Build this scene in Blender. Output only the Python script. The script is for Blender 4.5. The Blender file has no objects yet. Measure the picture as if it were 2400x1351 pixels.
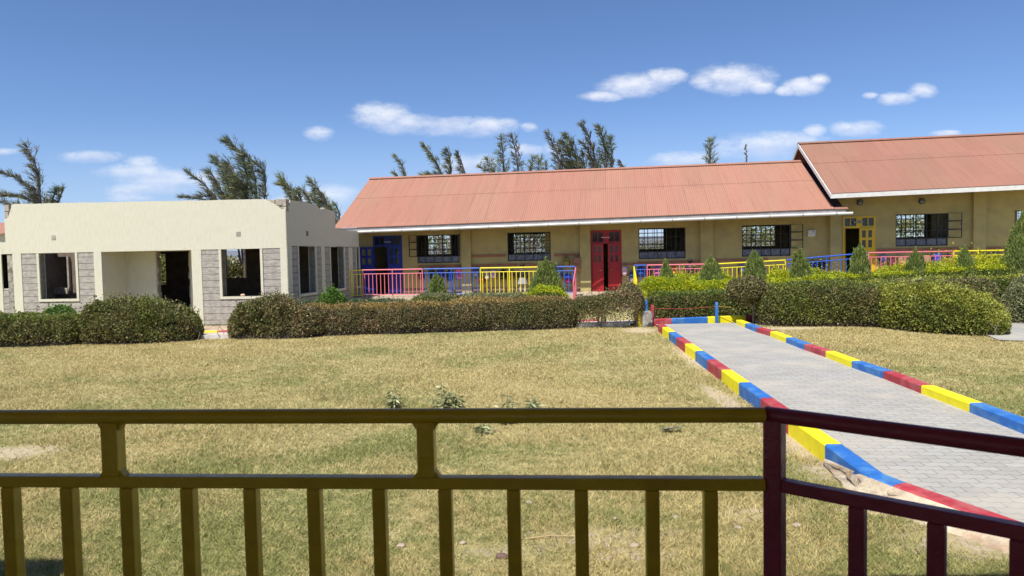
import bpy, bmesh, math, random
import numpy as np
from mathutils import Vector, Matrix
random.seed(7); rng = np.random.default_rng(7)
C = bpy.context.scene.collection
PI = math.pi
# ------------------------------------------------------------------ camera
FPX, CX, CY, EYE = 1650.0, 1200.0, 675.5, 1.93
PITCH, ROLL = math.radians(2.62), 0.0197
fw = Vector((0, math.cos(PITCH), -math.sin(PITCH)))
r0 = Vector((1, 0, 0)); u0 = r0.cross(fw)
rt = r0*math.cos(ROLL) - u0*math.sin(ROLL)
up = u0*math.cos(ROLL) + r0*math.sin(ROLL)
cam_d = bpy.data.cameras.new('camera'); cam = bpy.data.objects.new('camera', cam_d); C.objects.link(cam)
M = Matrix((rt, up, -fw)).transposed().to_4x4(); M.translation = Vector((0, 0, EYE)); cam.matrix_world = M
cam_d.sensor_width = 36; cam_d.lens = 36*FPX/2400; cam_d.clip_end = 5000; cam_d.clip_start = 0.05
cam_d.dof.use_dof = True; cam_d.dof.focus_distance = 22; cam_d.dof.aperture_fstop = 9
S = bpy.context.scene; S.camera = cam
def ray(px, py): return (fw*FPX + rt*(px-CX) - up*(py-CY)).normalized()
def on_z(px, py, z):
    d = ray(px, py); t = (z-EYE)/d.z; return Vector((d.x*t, d.y*t, z))
def on_y(px, py, y):
    d = ray(px, py); t = y/d.y; return Vector((d.x*t, y, EYE+d.z*t))
# ------------------------------------------------------------------ sky, sun, exposure
SUN_EL, SUN_AZ = math.radians(58), math.radians(30)      # from behind the camera, to the left
sun_dir = Vector((-math.sin(SUN_AZ)*math.cos(SUN_EL), -math.cos(SUN_AZ)*math.cos(SUN_EL), math.sin(SUN_EL)))
W = bpy.data.worlds.new('World'); S.world = W; W.use_nodes = True
nt = W.node_tree; nt.nodes.clear()
class NB:
    def __init__(s, nt): s.nt = nt
    def n(s, typ, **kw):
        x = s.nt.nodes.new(typ)
        for k, v in kw.items(): setattr(x, k, v)
        return x
    def l(s, a, b): s.nt.links.new(a, b)
    def inp(s, sock, v):
        if hasattr(v, 'is_linked') or isinstance(v, bpy.types.NodeSocket): s.l(v, sock)
        else: sock.default_value = v
    def m(s, op, a, b=None, c=None, clamp=False):
        x = s.n('ShaderNodeMath', operation=op); x.use_clamp = clamp
        s.inp(x.inputs[0], a)
        if b is not None: s.inp(x.inputs[1], b)
        if c is not None: s.inp(x.inputs[2], c)
        return x.outputs[0]
    def mix(s, f, a, b, blend='MIX'):
        x = s.n('ShaderNodeMix', data_type='RGBA', blend_type=blend)
        s.inp(x.inputs[0], f)
        for sock, v in ((x.inputs[6], a), (x.inputs[7], b)):
            if isinstance(v, bpy.types.NodeSocket): s.l(v, sock)
            else: sock.default_value = (*v[:3], 1)
        return x.outputs[2]
    def noise(s, vec, scale, detail=3, rough=.55, out=0, dist=0):
        x = s.n('ShaderNodeTexNoise'); s.l(vec, x.inputs['Vector'])
        x.inputs['Scale'].default_value = scale; x.inputs['Detail'].default_value = detail
        x.inputs['Roughness'].default_value = rough; x.inputs['Distortion'].default_value = dist
        return x.outputs[out]
    def ss(s, v, a, b, lo=0, hi=1):
        x = s.n('ShaderNodeMapRange', interpolation_type='SMOOTHSTEP'); s.inp(x.inputs[0], v)
        x.inputs[1].default_value = a; x.inputs[2].default_value = b; x.inputs[3].default_value = lo; x.inputs[4].default_value = hi
        return x.outputs[0]
    def scalev(s, vec, sc):
        x = s.n('ShaderNodeVectorMath', operation='MULTIPLY'); s.l(vec, x.inputs[0]); x.inputs[1].default_value = sc
        return x.outputs[0]
w = NB(nt)
sky = w.n('ShaderNodeTexSky', sky_type='NISHITA'); sky.sun_disc = False
sky.sun_elevation = SUN_EL; sky.sun_rotation = math.atan2(sun_dir.x, sun_dir.y)
sky.altitude = 1700; sky.air_density = 1.0; sky.dust_density = 1.0; sky.ozone_density = 1.6
tc = w.n('ShaderNodeTexCoord'); sep = w.n('ShaderNodeSeparateXYZ'); w.l(tc.outputs['Generated'], sep.inputs[0])
dx, dy, dz = sep.outputs
# clouds stand low in the sky beyond the school: each is a soft ellipse of azimuth and height, broken up by noise
den = w.m('MAXIMUM', dy, 0.05)
cu = w.m('DIVIDE', dx, den); cv = w.m('DIVIDE', dz, den)
cmb = w.n('ShaderNodeCombineXYZ'); w.l(cu, cmb.inputs[0]); w.l(w.m('MULTIPLY', cv, 1.9), cmb.inputs[1])
nz = w.noise(cmb.outputs[0], 13, 6, .6); nz2 = w.noise(cmb.outputs[0], 48, 7, .68)
nn = w.m('ADD', w.m('MULTIPLY', w.m('SUBTRACT', nz, .5), 2.2), w.m('MULTIPLY', w.m('SUBTRACT', nz2, .5), 1.1))
CL = [(1412,226,48,12),(1485,201,85,23),(1562,182,44,19),(1652,193,32,15),(1722,182,86,31),(1784,206,32,12),(1842,213,24,10),(1884,202,46,18),(1920,188,24,14),
      (2038,224,18,7),(2110,232,48,14),(2160,214,34,16),(895,270,70,28),(945,290,90,22),(1060,298,95,20),(1135,298,78,20),(1240,299,20,10),(745,314,34,17),
      (215,368,66,14),(330,380,38,13),(320,402,85,18),(380,420,110,22),(300,450,55,13),(360,440,100,16),(480,425,60,22),
      (1095,390,60,26),(1235,352,44,13),(1300,352,30,16),(1590,375,75,18),(1790,345,120,28),(1850,335,95,24),(1910,308,28,14),(2010,303,62,18),
      (770,455,70,20),(5,356,40,8),(2215,313,34,8),(310,465,60,8),(740,470,90,14),(1120,385,50,20)]
mm = None; hh = None
for (x, y, a, b) in CL:
    d = ray(x, y); u, v = d.x/d.y, d.z/d.y
    a = a/FPX*1.16; b = b/FPX*1.25
    e1 = w.m('DIVIDE', w.m('SUBTRACT', cu, u), a); e2 = w.m('DIVIDE', w.m('SUBTRACT', cv, v), b)
    q = w.m('SUBTRACT', 1.0, w.m('ADD', w.m('MULTIPLY', e1, e1), w.m('MULTIPLY', e2, e2)))
    q = w.m('MAXIMUM', q, -3.0)
    mm = q if mm is None else w.m('SMOOTH_MAX', mm, q, .12)
    hq = w.m('MULTIPLY', w.m('MAXIMUM', w.m('ADD', q, .3), 0.0), e2); hh = hq if hh is None else w.m('ADD', hh, hq)
cm = w.m('ADD', mm, nn)
cmask = w.m('MULTIPLY', w.ss(cm, -.2, 1.35), w.m('GREATER_THAN', dy, .05))
lowness = w.ss(cv, .10, .24)
cmask = w.m('MULTIPLY', cmask, w.m('ADD', .62, w.m('MULTIPLY', lowness, .33)))
ccol = w.mix(w.ss(w.m('ADD', hh, w.m('MULTIPLY', w.m('SUBTRACT', nz2, .5), 1.2)), -.75, .55), (5.3, 5.9, 7.5), (7.4, 7.6, 8.1))
skyc = w.mix(1.0, sky.outputs[0], (0.74, 0.87, 1.08), 'MULTIPLY')
skyc = w.mix(w.ss(cv, .22, .0, 0, .55), skyc, (3.9, 4.75, 6.6))
fin = w.mix(cmask, skyc, ccol)
bg = w.n('ShaderNodeBackground'); w.l(fin, bg.inputs[0]); bg.inputs[1].default_value = 0.10
wo = w.n('ShaderNodeOutputWorld'); w.l(bg.outputs[0], wo.inputs[0])
sl = bpy.data.lights.new('sun', 'SUN'); sl.energy = 4.7; sl.angle = math.radians(.53); sl.color = (1, .955, .87)
so = bpy.data.objects.new('sun', sl); C.objects.link(so); so.rotation_euler = sun_dir.to_track_quat('Z', 'Y').to_euler(); so.location = (0, -20, 40)
S.view_settings.view_transform = 'Standard'; S.view_settings.look = 'None'
S.view_settings.exposure = 0.38; S.view_settings.gamma = 1
S.render.engine = 'CYCLES'; S.cycles.max_bounces = 6; S.cycles.diffuse_bounces = 3; S.cycles.transparent_max_bounces = 8
# ------------------------------------------------------------------ materials
MATS = {}
def mat(name, col, rough=.6, var=.0, vscale=8, bump=0, bscale=30, metal=0, col2=None, c2scale=3, spec=.5, stretch=None, island=0, trans=0, edges=(.45,.6)):
    """procedural: base colour broken by noise, optional second colour in patches, bump, per-island variation"""
    if name in MATS: return MATS[name]
    m = bpy.data.materials.new(name); m.use_nodes = True; t = m.node_tree; t.nodes.clear(); b = NB(t)
    tcn = b.n('ShaderNodeTexCoord'); vec = tcn.outputs['Object']
    if stretch: vec = b.scalev(vec, stretch)
    c = None
    rgb = b.n('ShaderNodeRGB'); rgb.outputs[0].default_value = (*col, 1); c = rgb.outputs[0]
    if col2 is not None: c = b.mix(b.ss(b.noise(vec, c2scale, 5, .6), *edges), c, col2)
    if var:
        f = b.ss(b.noise(vec, vscale, 4, .6), .25, .75, 1-var, 1+var*.6)
        c = b.mix(1.0, c, tocol(b, f), 'MULTIPLY')
    if island:
        g = b.n('ShaderNodeNewGeometry')
        f = b.ss(g.outputs['Random Per Island'], 0, 1, 1-island, 1+island)
        c = b.mix(1.0, c, tocol(b, f), 'MULTIPLY')
    p = b.n('ShaderNodeBsdfPrincipled'); b.l(c, p.inputs['Base Color'])
    p.inputs['Roughness'].default_value = rough; p.inputs['Metallic'].default_value = metal
    p.inputs['Specular IOR Level'].default_value = spec
    if bump:
        bn = b.n('ShaderNodeBump'); bn.inputs['Strength'].default_value = bump; bn.inputs['Distance'].default_value = .02
        b.l(b.noise(vec, bscale, 5, .65), bn.inputs['Height']); b.l(bn.outputs[0], p.inputs['Normal'])
    out = b.n('ShaderNodeOutputMaterial'); sh = p.outputs[0]
    if trans:
        tr = b.n('ShaderNodeBsdfTranslucent'); b.l(c, tr.inputs[0]); mx = b.n('ShaderNodeMixShader'); mx.inputs[0].default_value = trans
        b.l(sh, mx.inputs[1]); b.l(tr.outputs[0], mx.inputs[2]); sh = mx.outputs[0]
    b.l(sh, out.inputs[0]); MATS[name] = m; return m
def tocol(b, f):
    x = b.n('ShaderNodeCombineColor'); [b.l(f, x.inputs[i]) for i in range(3)]; return x.outputs[0]
# ------------------------------------------------------------------ mesh building
class MB:
    def __init__(s): s.v = []; s.f = []; s.mi = []; s.sm = []
    def add(s, vs, fs, mi=0, smooth=False):
        o = len(s.v); s.v += [tuple(p) for p in vs]
        for f in fs: s.f.append(tuple(i+o for i in f)); s.mi.append(mi); s.sm.append(smooth)
        return s
    def box(s, x0, x1, y0, y1, z0, z1, mi=0):
        return s.hexa([(x0,y0,z0),(x1,y0,z0),(x1,y1,z0),(x0,y1,z0),(x0,y0,z1),(x1,y0,z1),(x1,y1,z1),(x0,y1,z1)], mi)
    def hexa(s, p, mi=0):
        return s.add(p, [(3,2,1,0),(4,5,6,7),(0,1,5,4),(1,2,6,5),(2,3,7,6),(3,0,4,7)], mi)
    def bbox(s, x0, x1, y0, y1, z0, z1, bv=.01, mi=0):      # box with small chamfers
        bm = bmesh.new(); bmesh.ops.create_cube(bm, size=1)
        for q in bm.verts: q.co = Vector(((x0+x1)/2+q.co.x*(x1-x0), (y0+y1)/2+q.co.y*(y1-y0), (z0+z1)/2+q.co.z*(z1-z0)))
        bmesh.ops.bevel(bm, geom=list(bm.edges), offset=bv, segments=2, affect='EDGES', profile=.5)
        s.addbm(bm, mi); return s
    def addbm(s, bm, mi=0, smooth=False):
        bm.verts.index_update(); s.add([q.co[:] for q in bm.verts], [[q.index for q in f.verts] for f in bm.faces], mi, smooth); bm.free()
    def tube(s, pts, r, n=10, mi=0, cap=True):
        pts = [Vector(p) for p in pts]; rs = r if isinstance(r, (list, tuple)) else [r]*len(pts)
        vs = []; prev = None
        for i, p in enumerate(pts):
            t = (pts[min(i+1, len(pts)-1)]-pts[max(i-1, 0)])
            t = t.normalized() if t.length > 1e-9 else Vector((0,0,1))
            a = Vector((0,0,1)) if abs(t.z) < .9 else Vector((1,0,0))
            if prev is not None: a = prev
            e1 = (a - t*a.dot(t)).normalized(); e2 = t.cross(e1); prev = e1
            for k in range(n):
                q = 2*PI*k/n; vs.append(p + (e1*math.cos(q)+e2*math.sin(q))*rs[i])
        fs = []
        for i in range(len(pts)-1):
            for k in range(n): fs.append((i*n+k, i*n+(k+1)%n, (i+1)*n+(k+1)%n, (i+1)*n+k))
        s.add(vs, fs, mi, True)
        if cap: s.add(vs[:n], [tuple(range(n-1, -1, -1))], mi); s.add(vs[-n:], [tuple(range(n))], mi)
        return s
    def ell(s, c, a, b, cc, e=1.0, nu=16, nv=10, mi=0):     # superellipsoid
        f = lambda t, k: math.copysign(abs(t)**k, t)
        vs = []
        for i in range(nv+1):
            ph = -PI/2+PI*i/nv
            for k in range(nu):
                th = 2*PI*k/nu
                vs.append((c[0]+a*f(math.cos(ph),e)*f(math.cos(th),e), c[1]+b*f(math.cos(ph),e)*f(math.sin(th),e), c[2]+cc*f(math.sin(ph),e)))
        fs = [(i*nu+k, i*nu+(k+1)%nu, (i+1)*nu+(k+1)%nu, (i+1)*nu+k) for i in range(nv) for k in range(nu)]
        return s.add(vs, fs, mi, True)
    def prism(s, poly, z0, z1, mi=0):                       # plan polygon (ccw) extruded
        n = len(poly); vs = [(x,y,z0) for x,y in poly]+[(x,y,z1) for x,y in poly]
        return s.add(vs, [tuple(range(n-1,-1,-1)), tuple(range(n,2*n))]+[(i,(i+1)%n,n+(i+1)%n,n+i) for i in range(n)], mi)
    def wall(s, x0, x1, z0, z1, y0, y1, ops=(), mi=0, T=None):
        """panel in the xz plane, y0..y1 thick, with rectangular openings (xa,xb,za,zb)"""
        ops = [(max(a,x0),min(b,x1),max(c,z0),min(d,z1)) for a,b,c,d in ops if b > x0 and a < x1]
        xs = sorted({x0,x1,*[q for o in ops for q in o[:2]]}); zs = sorted({z0,z1,*[q for o in ops for q in o[2:]]})
        hole = lambda x, z: any(a < x < b and c < z < d for a,b,c,d in ops)
        inside = lambda i, k: 0 <= i < len(xs)-1 and 0 <= k < len(zs)-1 and not hole((xs[i]+xs[i+1])/2, (zs[k]+zs[k+1])/2)
        for i in range(len(xs)-1):
            for k in range(len(zs)-1):
                if not inside(i, k): continue
                a,b,c,d = xs[i],xs[i+1],zs[k],zs[k+1]
                Q = [[(a,y0,c),(b,y0,c),(b,y0,d),(a,y0,d)], [(b,y1,c),(a,y1,c),(a,y1,d),(b,y1,d)]]
                if not inside(i-1,k): Q.append([(a,y1,c),(a,y0,c),(a,y0,d),(a,y1,d)])
                if not inside(i+1,k): Q.append([(b,y0,c),(b,y1,c),(b,y1,d),(b,y0,d)])
                if not inside(i,k-1): Q.append([(a,y1,c),(b,y1,c),(b,y0,c),(a,y0,c)])
                if not inside(i,k+1): Q.append([(a,y0,d),(b,y0,d),(b,y1,d),(a,y1,d)])
                for q in Q:
                    if T: q = [tuple(T @ Vector(p)) for p in q]
                    s.add(q, [(0,1,2,3)], mi)
        return s
    def xf(s, T):
        s.v = [tuple(T @ Vector(p)) for p in s.v]; return s
    def build(s, name, mats, parent=None):
        me = bpy.data.meshes.new(name); me.from_pydata(s.v, [], s.f)
        if not isinstance(mats, (list, tuple)): mats = [mats]
        for q in mats: me.materials.append(q)
        me.polygons.foreach_set('material_index', s.mi); me.polygons.foreach_set('use_smooth', s.sm); me.update()
        o = bpy.data.objects.new(name, me); C.objects.link(o)
        if parent is not None: o.parent = parent
        return o
def thing(name, label, cat, loc=(0,0,0), rz=0, group=None):
    o = bpy.data.objects.new(name, None); C.objects.link(o); o.location = loc; o.rotation_euler = (0,0,rz)
    o['label'] = label; o['category'] = cat
    if group: o['group'] = group
    return o
def tag(o, label, cat, group=None):
    o['label'] = label; o['category'] = cat
    if group: o['group'] = group
    return o
def struct(o): o['kind'] = 'structure'; return o
def quads_np(name, V, k, mats, mi=None, parent=None):
    """V: (N,k,3) separate faces of k corners -> one mesh"""
    n = len(V); me = bpy.data.meshes.new(name)
    me.vertices.add(n*k); me.vertices.foreach_set('co', V.reshape(-1).astype(np.float32))
    me.loops.add(n*k); me.loops.foreach_set('vertex_index', np.arange(n*k, dtype=np.int32))
    me.polygons.add(n); me.polygons.foreach_set('loop_start', np.arange(0, n*k, k, dtype=np.int32))
    if not isinstance(mats, (list, tuple)): mats = [mats]
    for q in mats: me.materials.append(q)
    if mi is not None: me.polygons.foreach_set('material_index', mi.astype(np.int32))
    me.update(calc_edges=True); me.validate()
    o = bpy.data.objects.new(name, me); C.objects.link(o)
    if parent is not None: o.parent = parent
    return o
def nrm(a): return a/np.maximum(np.linalg.norm(a, axis=1, keepdims=True), 1e-9)
def leaves(name, P, D, L, Wd, mats, mi=None, parent=None, fold=0):
    """rhombic leaves at P along D"""
    N = len(P); D = nrm(D); R = nrm(np.cross(D, nrm(rng.normal(size=(N,3)))))
    L = np.asarray(L).reshape(-1,1)*np.ones((N,1)); Wd = np.asarray(Wd).reshape(-1,1)*np.ones((N,1))
    V = np.stack([P, P+D*L*.5+R*Wd*.5, P+D*L, P+D*L*.5-R*Wd*.5], 1)
    return quads_np(name, V, 4, mats, mi, parent)
class Frame:                                                # a building's own axes: x along the front, y into it
    def __init__(s, o, a):
        s.o = Vector(o); s.a = a; s.e = Vector((math.cos(a), -math.sin(a), 0)); s.b = Vector((math.sin(a), math.cos(a), 0))
    def at(s, px, py, yb=0.0):
        d = ray(px, py); c = Vector((0,0,EYE)); p0 = s.o + s.b*yb
        t = (p0-c).dot(s.b)/d.dot(s.b); w_ = c+d*t-s.o
        return Vector((w_.dot(s.e), yb, w_.z))
    def side(s, px, py, xs=0.0):                            # meets the plane x = xs
        d = ray(px, py); c = Vector((0,0,EYE)); p0 = s.o + s.e*xs
        t = (p0-c).dot(s.e)/d.dot(s.e); w_ = c+d*t-s.o
        return Vector((xs, w_.dot(s.b), w_.z))
    def w(s, x, y, z): return Vector((s.o.x, s.o.y, 0)) + s.e*x + s.b*y + Vector((0,0,z))
    def thing(s, name, label, cat, group=None): return thing(name, label, cat, s.o, -s.a, group)
# ------------------------------------------------------------------ palette
plaster = mat('cream_plaster', (.75,.715,.565), .9, .07, 5, .9, 24, col2=(.71,.675,.52), c2scale=2.5, stretch=(9,9,1.6))
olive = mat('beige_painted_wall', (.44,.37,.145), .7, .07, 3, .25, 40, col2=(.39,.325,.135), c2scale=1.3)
plinth_m = mat('brown_plinth_paint', (.24,.17,.12), .7, .2, 5, .2)
blockm = mat('grey_concrete_block', (.40,.37,.31), .95, .35, 9, 1.0, 25, col2=(.22,.20,.17), c2scale=6)
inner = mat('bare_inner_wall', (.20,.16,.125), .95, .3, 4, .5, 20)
blackw = mat('black_steel', (.016,.014,.016), .45, .2, 10)
white = mat('white_paint', (.72,.70,.66), .5, .12, 6, .1)
pvc = mat('grey_white_pvc_gutter', (.66,.65,.62), .28, .12, 2)
fascia = mat('grey_painted_fascia', (.40,.37,.35), .6, .2, 4)
darkw = mat('dark_gable', (.05,.035,.045), .8, .2)
conc = mat('pale_concrete_floor', (.50,.40,.30), .9, .18, 3, .3, 30)
redd = mat('red_door_paint', (.36,.012,.016), .38, .1, 3)
blued = mat('blue_door_paint', (.012,.035,.27), .4, .1, 3)
yeld = mat('yellow_door_paint', (.66,.44,.008), .4, .1, 3)
pinkr = mat('pink_rail_paint', (.80,.19,.25), .4, .06)
bluer = mat('blue_rail_paint', (.025,.11,.55), .4, .06)
yelr = mat('yellow_rail_paint', (.88,.74,.015), .4, .06)
wood = mat('orange_brown_board', (.34,.15,.075), .7, .25, 6)
glassd = mat('dark_glass', (.02,.024,.03), .08)
frost = mat('frosted_glass', (.15,.17,.22), .25, .25, 25, col2=(.08,.09,.12), c2scale=14)
ceil_m = mat('ceiling_board', (.3,.28,.24), .9)
brick_m = mat('crumbled_block', (.42,.37,.30), .95, .3, 12, .8, 30)
def stone_cladding():
    m = bpy.data.materials.new('grey_coursed_stone'); m.use_nodes = True; t = m.node_tree; t.nodes.clear(); b = NB(t)
    tcn = b.n('ShaderNodeTexCoord'); sp = b.n('ShaderNodeSeparateXYZ'); b.l(tcn.outputs['Object'], sp.inputs[0])
    hz = b.m('ADD', sp.outputs[0], sp.outputs[1])
    cb = b.n('ShaderNodeCombineXYZ'); b.l(hz, cb.inputs[0]); b.l(sp.outputs[2], cb.inputs[2])
    row = b.m('DIVIDE', b.m('ADD', sp.outputs[2], .02), .197); fr = b.m('FRACT', row)
    line = b.m('MULTIPLY', b.ss(fr, .0, .05), b.ss(fr, 1.0, .95))
    rown = b.m('FLOOR', row)
    wv = b.n('ShaderNodeTexWave', wave_type='RINGS', rings_direction='Y'); v2 = b.n('ShaderNodeVectorMath', operation='MULTIPLY_ADD')
    c2 = b.n('ShaderNodeCombineXYZ'); b.l(b.m('MULTIPLY', rown, .37), c2.inputs[0]); b.l(b.m('MULTIPLY', rown, 3.1), c2.inputs[1])
    b.l(cb.outputs[0], v2.inputs[0]); v2.inputs[1].default_value = (1, 1, 2.2); b.l(c2.outputs[0], v2.inputs[2])
    b.l(b.noise(v2.outputs[0], 1.3, 2, .5, out=1), wv.inputs[0]); wv.inputs['Scale'].default_value = 2.2; wv.inputs['Distortion'].default_value = 14; wv.inputs['Detail'].default_value = 3; wv.inputs['Detail Scale'].default_value = 1.4
    c = b.mix(b.ss(b.noise(cb.outputs[0], 6, 5), .35, .65), (.44,.41,.36), (.33,.305,.27))
    c = b.mix(b.m('MULTIPLY', wv.outputs['Fac'], .22), c, (.20,.18,.15))
    c = b.mix(line, (.05,.045,.04), c)
    p = b.n('ShaderNodeBsdfPrincipled'); b.l(c, p.inputs[0]); p.inputs['Roughness'].default_value = .92
    h = b.m('ADD', b.m('MULTIPLY', line, 1.0), b.m('ADD', b.m('MULTIPLY', wv.outputs['Fac'], .3), b.m('MULTIPLY', b.noise(cb.outputs[0], 40, 4), .3)))
    bn = b.n('ShaderNodeBump'); bn.inputs['Strength'].default_value = .8; bn.inputs['Distance'].default_value = .02; b.l(h, bn.inputs['Height']); b.l(bn.outputs[0], p.inputs['Normal'])
    o = b.n('ShaderNodeOutputMaterial'); b.l(p.outputs[0], o.inputs[0]); return m
stone = stone_cladding()
def roof_mat(name, col, col2, seamw):
    """painted corrugated sheets: fading, dust, a dark lap line where one sheet overlaps the next"""
    m = bpy.data.materials.new(name); m.use_nodes = True; t = m.node_tree; t.nodes.clear(); b = NB(t)
    tcn = b.n('ShaderNodeTexCoord'); sp = b.n('ShaderNodeSeparateXYZ'); b.l(tcn.outputs['Object'], sp.inputs[0])
    sc = b.scalev(tcn.outputs['Object'], (1.0,.35,.35))
    c = b.mix(b.ss(b.noise(sc, .55, 5, .6), .3, .7), col, col2)
    c = b.mix(b.m('MULTIPLY', b.ss(b.noise(b.scalev(tcn.outputs['Object'], (9,.5,.5)), 1, 4), .4, .8), .35), c, (col[0]*.72,col[1]*.66,col[2]*.6))
    sh = b.m('FLOOR', b.m('DIVIDE', sp.outputs[0], seamw)); wn = b.n('ShaderNodeTexWhiteNoise', noise_dimensions='2D')
    cb = b.n('ShaderNodeCombineXYZ'); b.l(sh, cb.inputs[0]); b.l(b.m('FLOOR', b.m('MULTIPLY', sp.outputs[2], .9)), cb.inputs[1]); b.l(cb.outputs[0], wn.inputs[0])
    rs = b.noise(b.scalev(tcn.outputs['Object'], (3.2,.22,.22)), 1.7, 6, .7); c = b.mix(b.ss(rs, .60, .76, 0, .5), c, (.24,.12,.075))
    fx = b.m('MULTIPLY', b.m('LESS_THAN', b.m('FRACT', b.m('DIVIDE', sp.outputs[0], .2286)), .09), b.m('LESS_THAN', b.m('FRACT', b.m('DIVIDE', sp.outputs[1], .74)), .045)); c = b.mix(b.m('MULTIPLY', fx, .6), c, (.22,.17,.15))
    f = b.ss(wn.outputs['Value'], 0, 1, .965, 1.03); c = b.mix(1.0, c, tocol(b, f), 'MULTIPLY')
    fr = b.m('FRACT', b.m('DIVIDE', sp.outputs[0], seamw)); ln = b.m('MULTIPLY', b.ss(fr, .035, .0), b.ss(wn.outputs['Value'], .3, .9, .0, .7))
    c = b.mix(ln, c, (.16,.06,.05))
    p = b.n('ShaderNodeBsdfPrincipled'); b.l(c, p.inputs[0]); p.inputs['Roughness'].default_value = .62; p.inputs['Specular IOR Level'].default_value = .35
    o = b.n('ShaderNodeOutputMaterial'); b.l(p.outputs[0], o.inputs[0]); return m
roofm = roof_mat('coral_roof_sheet', (.415,.195,.138), (.385,.205,.14), .762)
roofm2 = roof_mat('faded_red_roof_sheet', (.335,.158,.112), (.31,.168,.112), .762)
# ------------------------------------------------------------------ the two school blocks
q = on_y(1420, 600, 27.5); MF = Frame((q.x, q.y, 0), math.radians(8.2))
FL1, FL2 = .47, .76
MB_, RB_ = None, None
def X(px, py=600, yb=0): return MF.at(px, py, yb).x
def Z(px, py, yb=0): return MF.at(px, py, yb).z
main = MF.thing('school_building', 'long beige classroom block under the coral corrugated roof, with blue and red doors', 'building')
right = MF.thing('school_building', 'taller beige classroom block at the right under a faded red roof, with the yellow door', 'building')
WIN = [('m',978,1077,552,616,(1001,1060,552,597)),('m',1190,1291,546,611,(1202,1279,549,593)),('m',1497,1607,536,606,(1465,1557,538,585)),
       ('m',1739,1853,529,600,(1726,1818,531,578)),('r',2099,2221,503,576,(2086,2170,503,557)),('r',2377,2500,494,569,(2300,2420,490,550))]
ops = {'m': [], 'r': []}; bops = {'m': [], 'r': []}; wins = []
for (k,xa,xb,yt,yb_,bw) in WIN:
    x0, x1 = X(xa), X(xb); z1 = (Z(xa,yt)+Z(xb,yt))/2 - .0; z1 = Z((xa+xb)/2, yt-.5*0 - (xb-xa)*.0145*0, 0) if False else MF.at(xa,yt).z
    z0 = MF.at(xb,yb_).z; ops[k].append((x0,x1,z0,z1)); wins.append((k,x0,x1,z0,z1))
    a, b_ = MF.at(bw[0],bw[2],6.8), MF.at(bw[1],bw[3],6.8); bops[k].append((a.x,b_.x,b_.z,a.z))
bops['r'].append((MF.at(2206,503,6.8).x, MF.at(2240,503,6.8).x, bops['r'][0][2], bops['r'][0][3]))
DOORS = [('m',875,943,FL1,Z(905,553)), ('m',1385,1457,FL1,Z(1420,540)), ('r',1975,2052,FL2,Z(2013,507))]
for (k,xa,xb,z0,z1) in DOORS: ops[k].append((X(xa),X(xb),z0-.01,z1))
xL, xM, xR = X(838), 8.45, 19.0
mainwall = MB(); mainwall.wall(xL, xM-.002, 0, 3.42, 0, .2, ops['m'])
mainwall.wall(xL, xM-.002, 0, 3.42, 6.8, 7.0, bops['m'])
mainwall.wall(0, 6.6, 0, 3.42, 0, .2, [], T=Matrix.Translation((xL,.2,0)) @ Matrix.Rotation(PI/2,4,'Z') @ Matrix.Translation((0,-.2,0)))
mainwall.wall(0, 6.6, 0, 3.42, 0, .2, [], T=Matrix.Translation((-2.2,.2,0)) @ Matrix.Rotation(PI/2,4,'Z'))
for pa, pb in ((1078+5,1103+2),(1360,1384),(1641,1671)):
    mainwall.box(X(pa), X(pb), -.14, .003, 0, 3.42)
mainwall.box(8.25, 8.62, -.22, .003, 0, 3.6)
mainwall.add([(xL+.01,0,3.42),(xL+.01,6.9,3.42),(xL+.01,3.0,5.42)], [(0,1,2)]); mainwall.add([(xL+.2,0,3.42),(xL+.2,6.9,3.42),(xL+.2,3.0,5.42)], [(2,1,0)])
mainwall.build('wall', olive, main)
pl = MB()
for a, b_ in ((xL+.0,X(875)),(X(943),X(1083)),(X(1105),X(1360)),(X(1457),X(1641)),(X(1671),8.25)): pl = MB().box(a+.002, b_-.002, -.012, .0, FL1, FL1+.22); pl.build('plinth', plinth_m, main)
fl = MB(); fl.box(xL+.2, xM-.2, .2, 6.8, FL1-.12, FL1-.005); fl.build('floor', conc, main)
ce = MB(); ce.box(xL+.2, xM-.2, .2, 6.8, 3.30, 3.36); ce.build('ceiling', ceil_m, main)
rw = MB(); rw.wall(xM, xR, 0, 3.98, 0, .2, ops['r']); rw.wall(xM, xR, 0, 3.98, 6.8, 7.0, bops['r'])
rw.box(X(2277), X(2306), -.14, .003, 0, 3.98)
rw.wall(0, 6.6, 0, 3.98, 0, .2, [], T=Matrix.Translation((xM+.2,.2,0)) @ Matrix.Rotation(PI/2,4,'Z'))
rw.box(14.6, 14.8, .2, 6.8, .5, 3.9)
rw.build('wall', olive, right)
gb = MB(); g0 = xM-.004
for xx, order in ((g0,(0,2,1)),(g0+.15,(0,1,2))): gb.add([(xx,-1.2,3.93),(xx,7.2,3.93),(xx,3.0,6.2)], [order])
gb.box(g0, g0+.02, -.0, 7.0, 2.9, 3.93); gb.build('gable', darkw, right)
MB().hexa([(8.0,-1.25,3.30),(8.44,-1.25,3.30),(8.44,3.0,5.46),(8.0,3.0,5.46),(8.0,-1.25,3.34),(8.44,-1.25,3.34),(8.44,3.0,5.50),(8.0,3.0,5.50)]).build('valley_shade_sheet', darkw, right)  # dark sheet standing for the shaded gap between the two roofs
MB().hexa([(8.035,-1.45,3.34),(8.5,-1.45,3.345),(8.5,-1.2,3.43),(8.035,-1.2,3.43),(8.035,-1.45,3.355),(8.5,-1.45,3.36),(8.5,-1.2,3.445),(8.035,-1.2,3.445)]).build('roof_flashing', roofm2, right)
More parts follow.
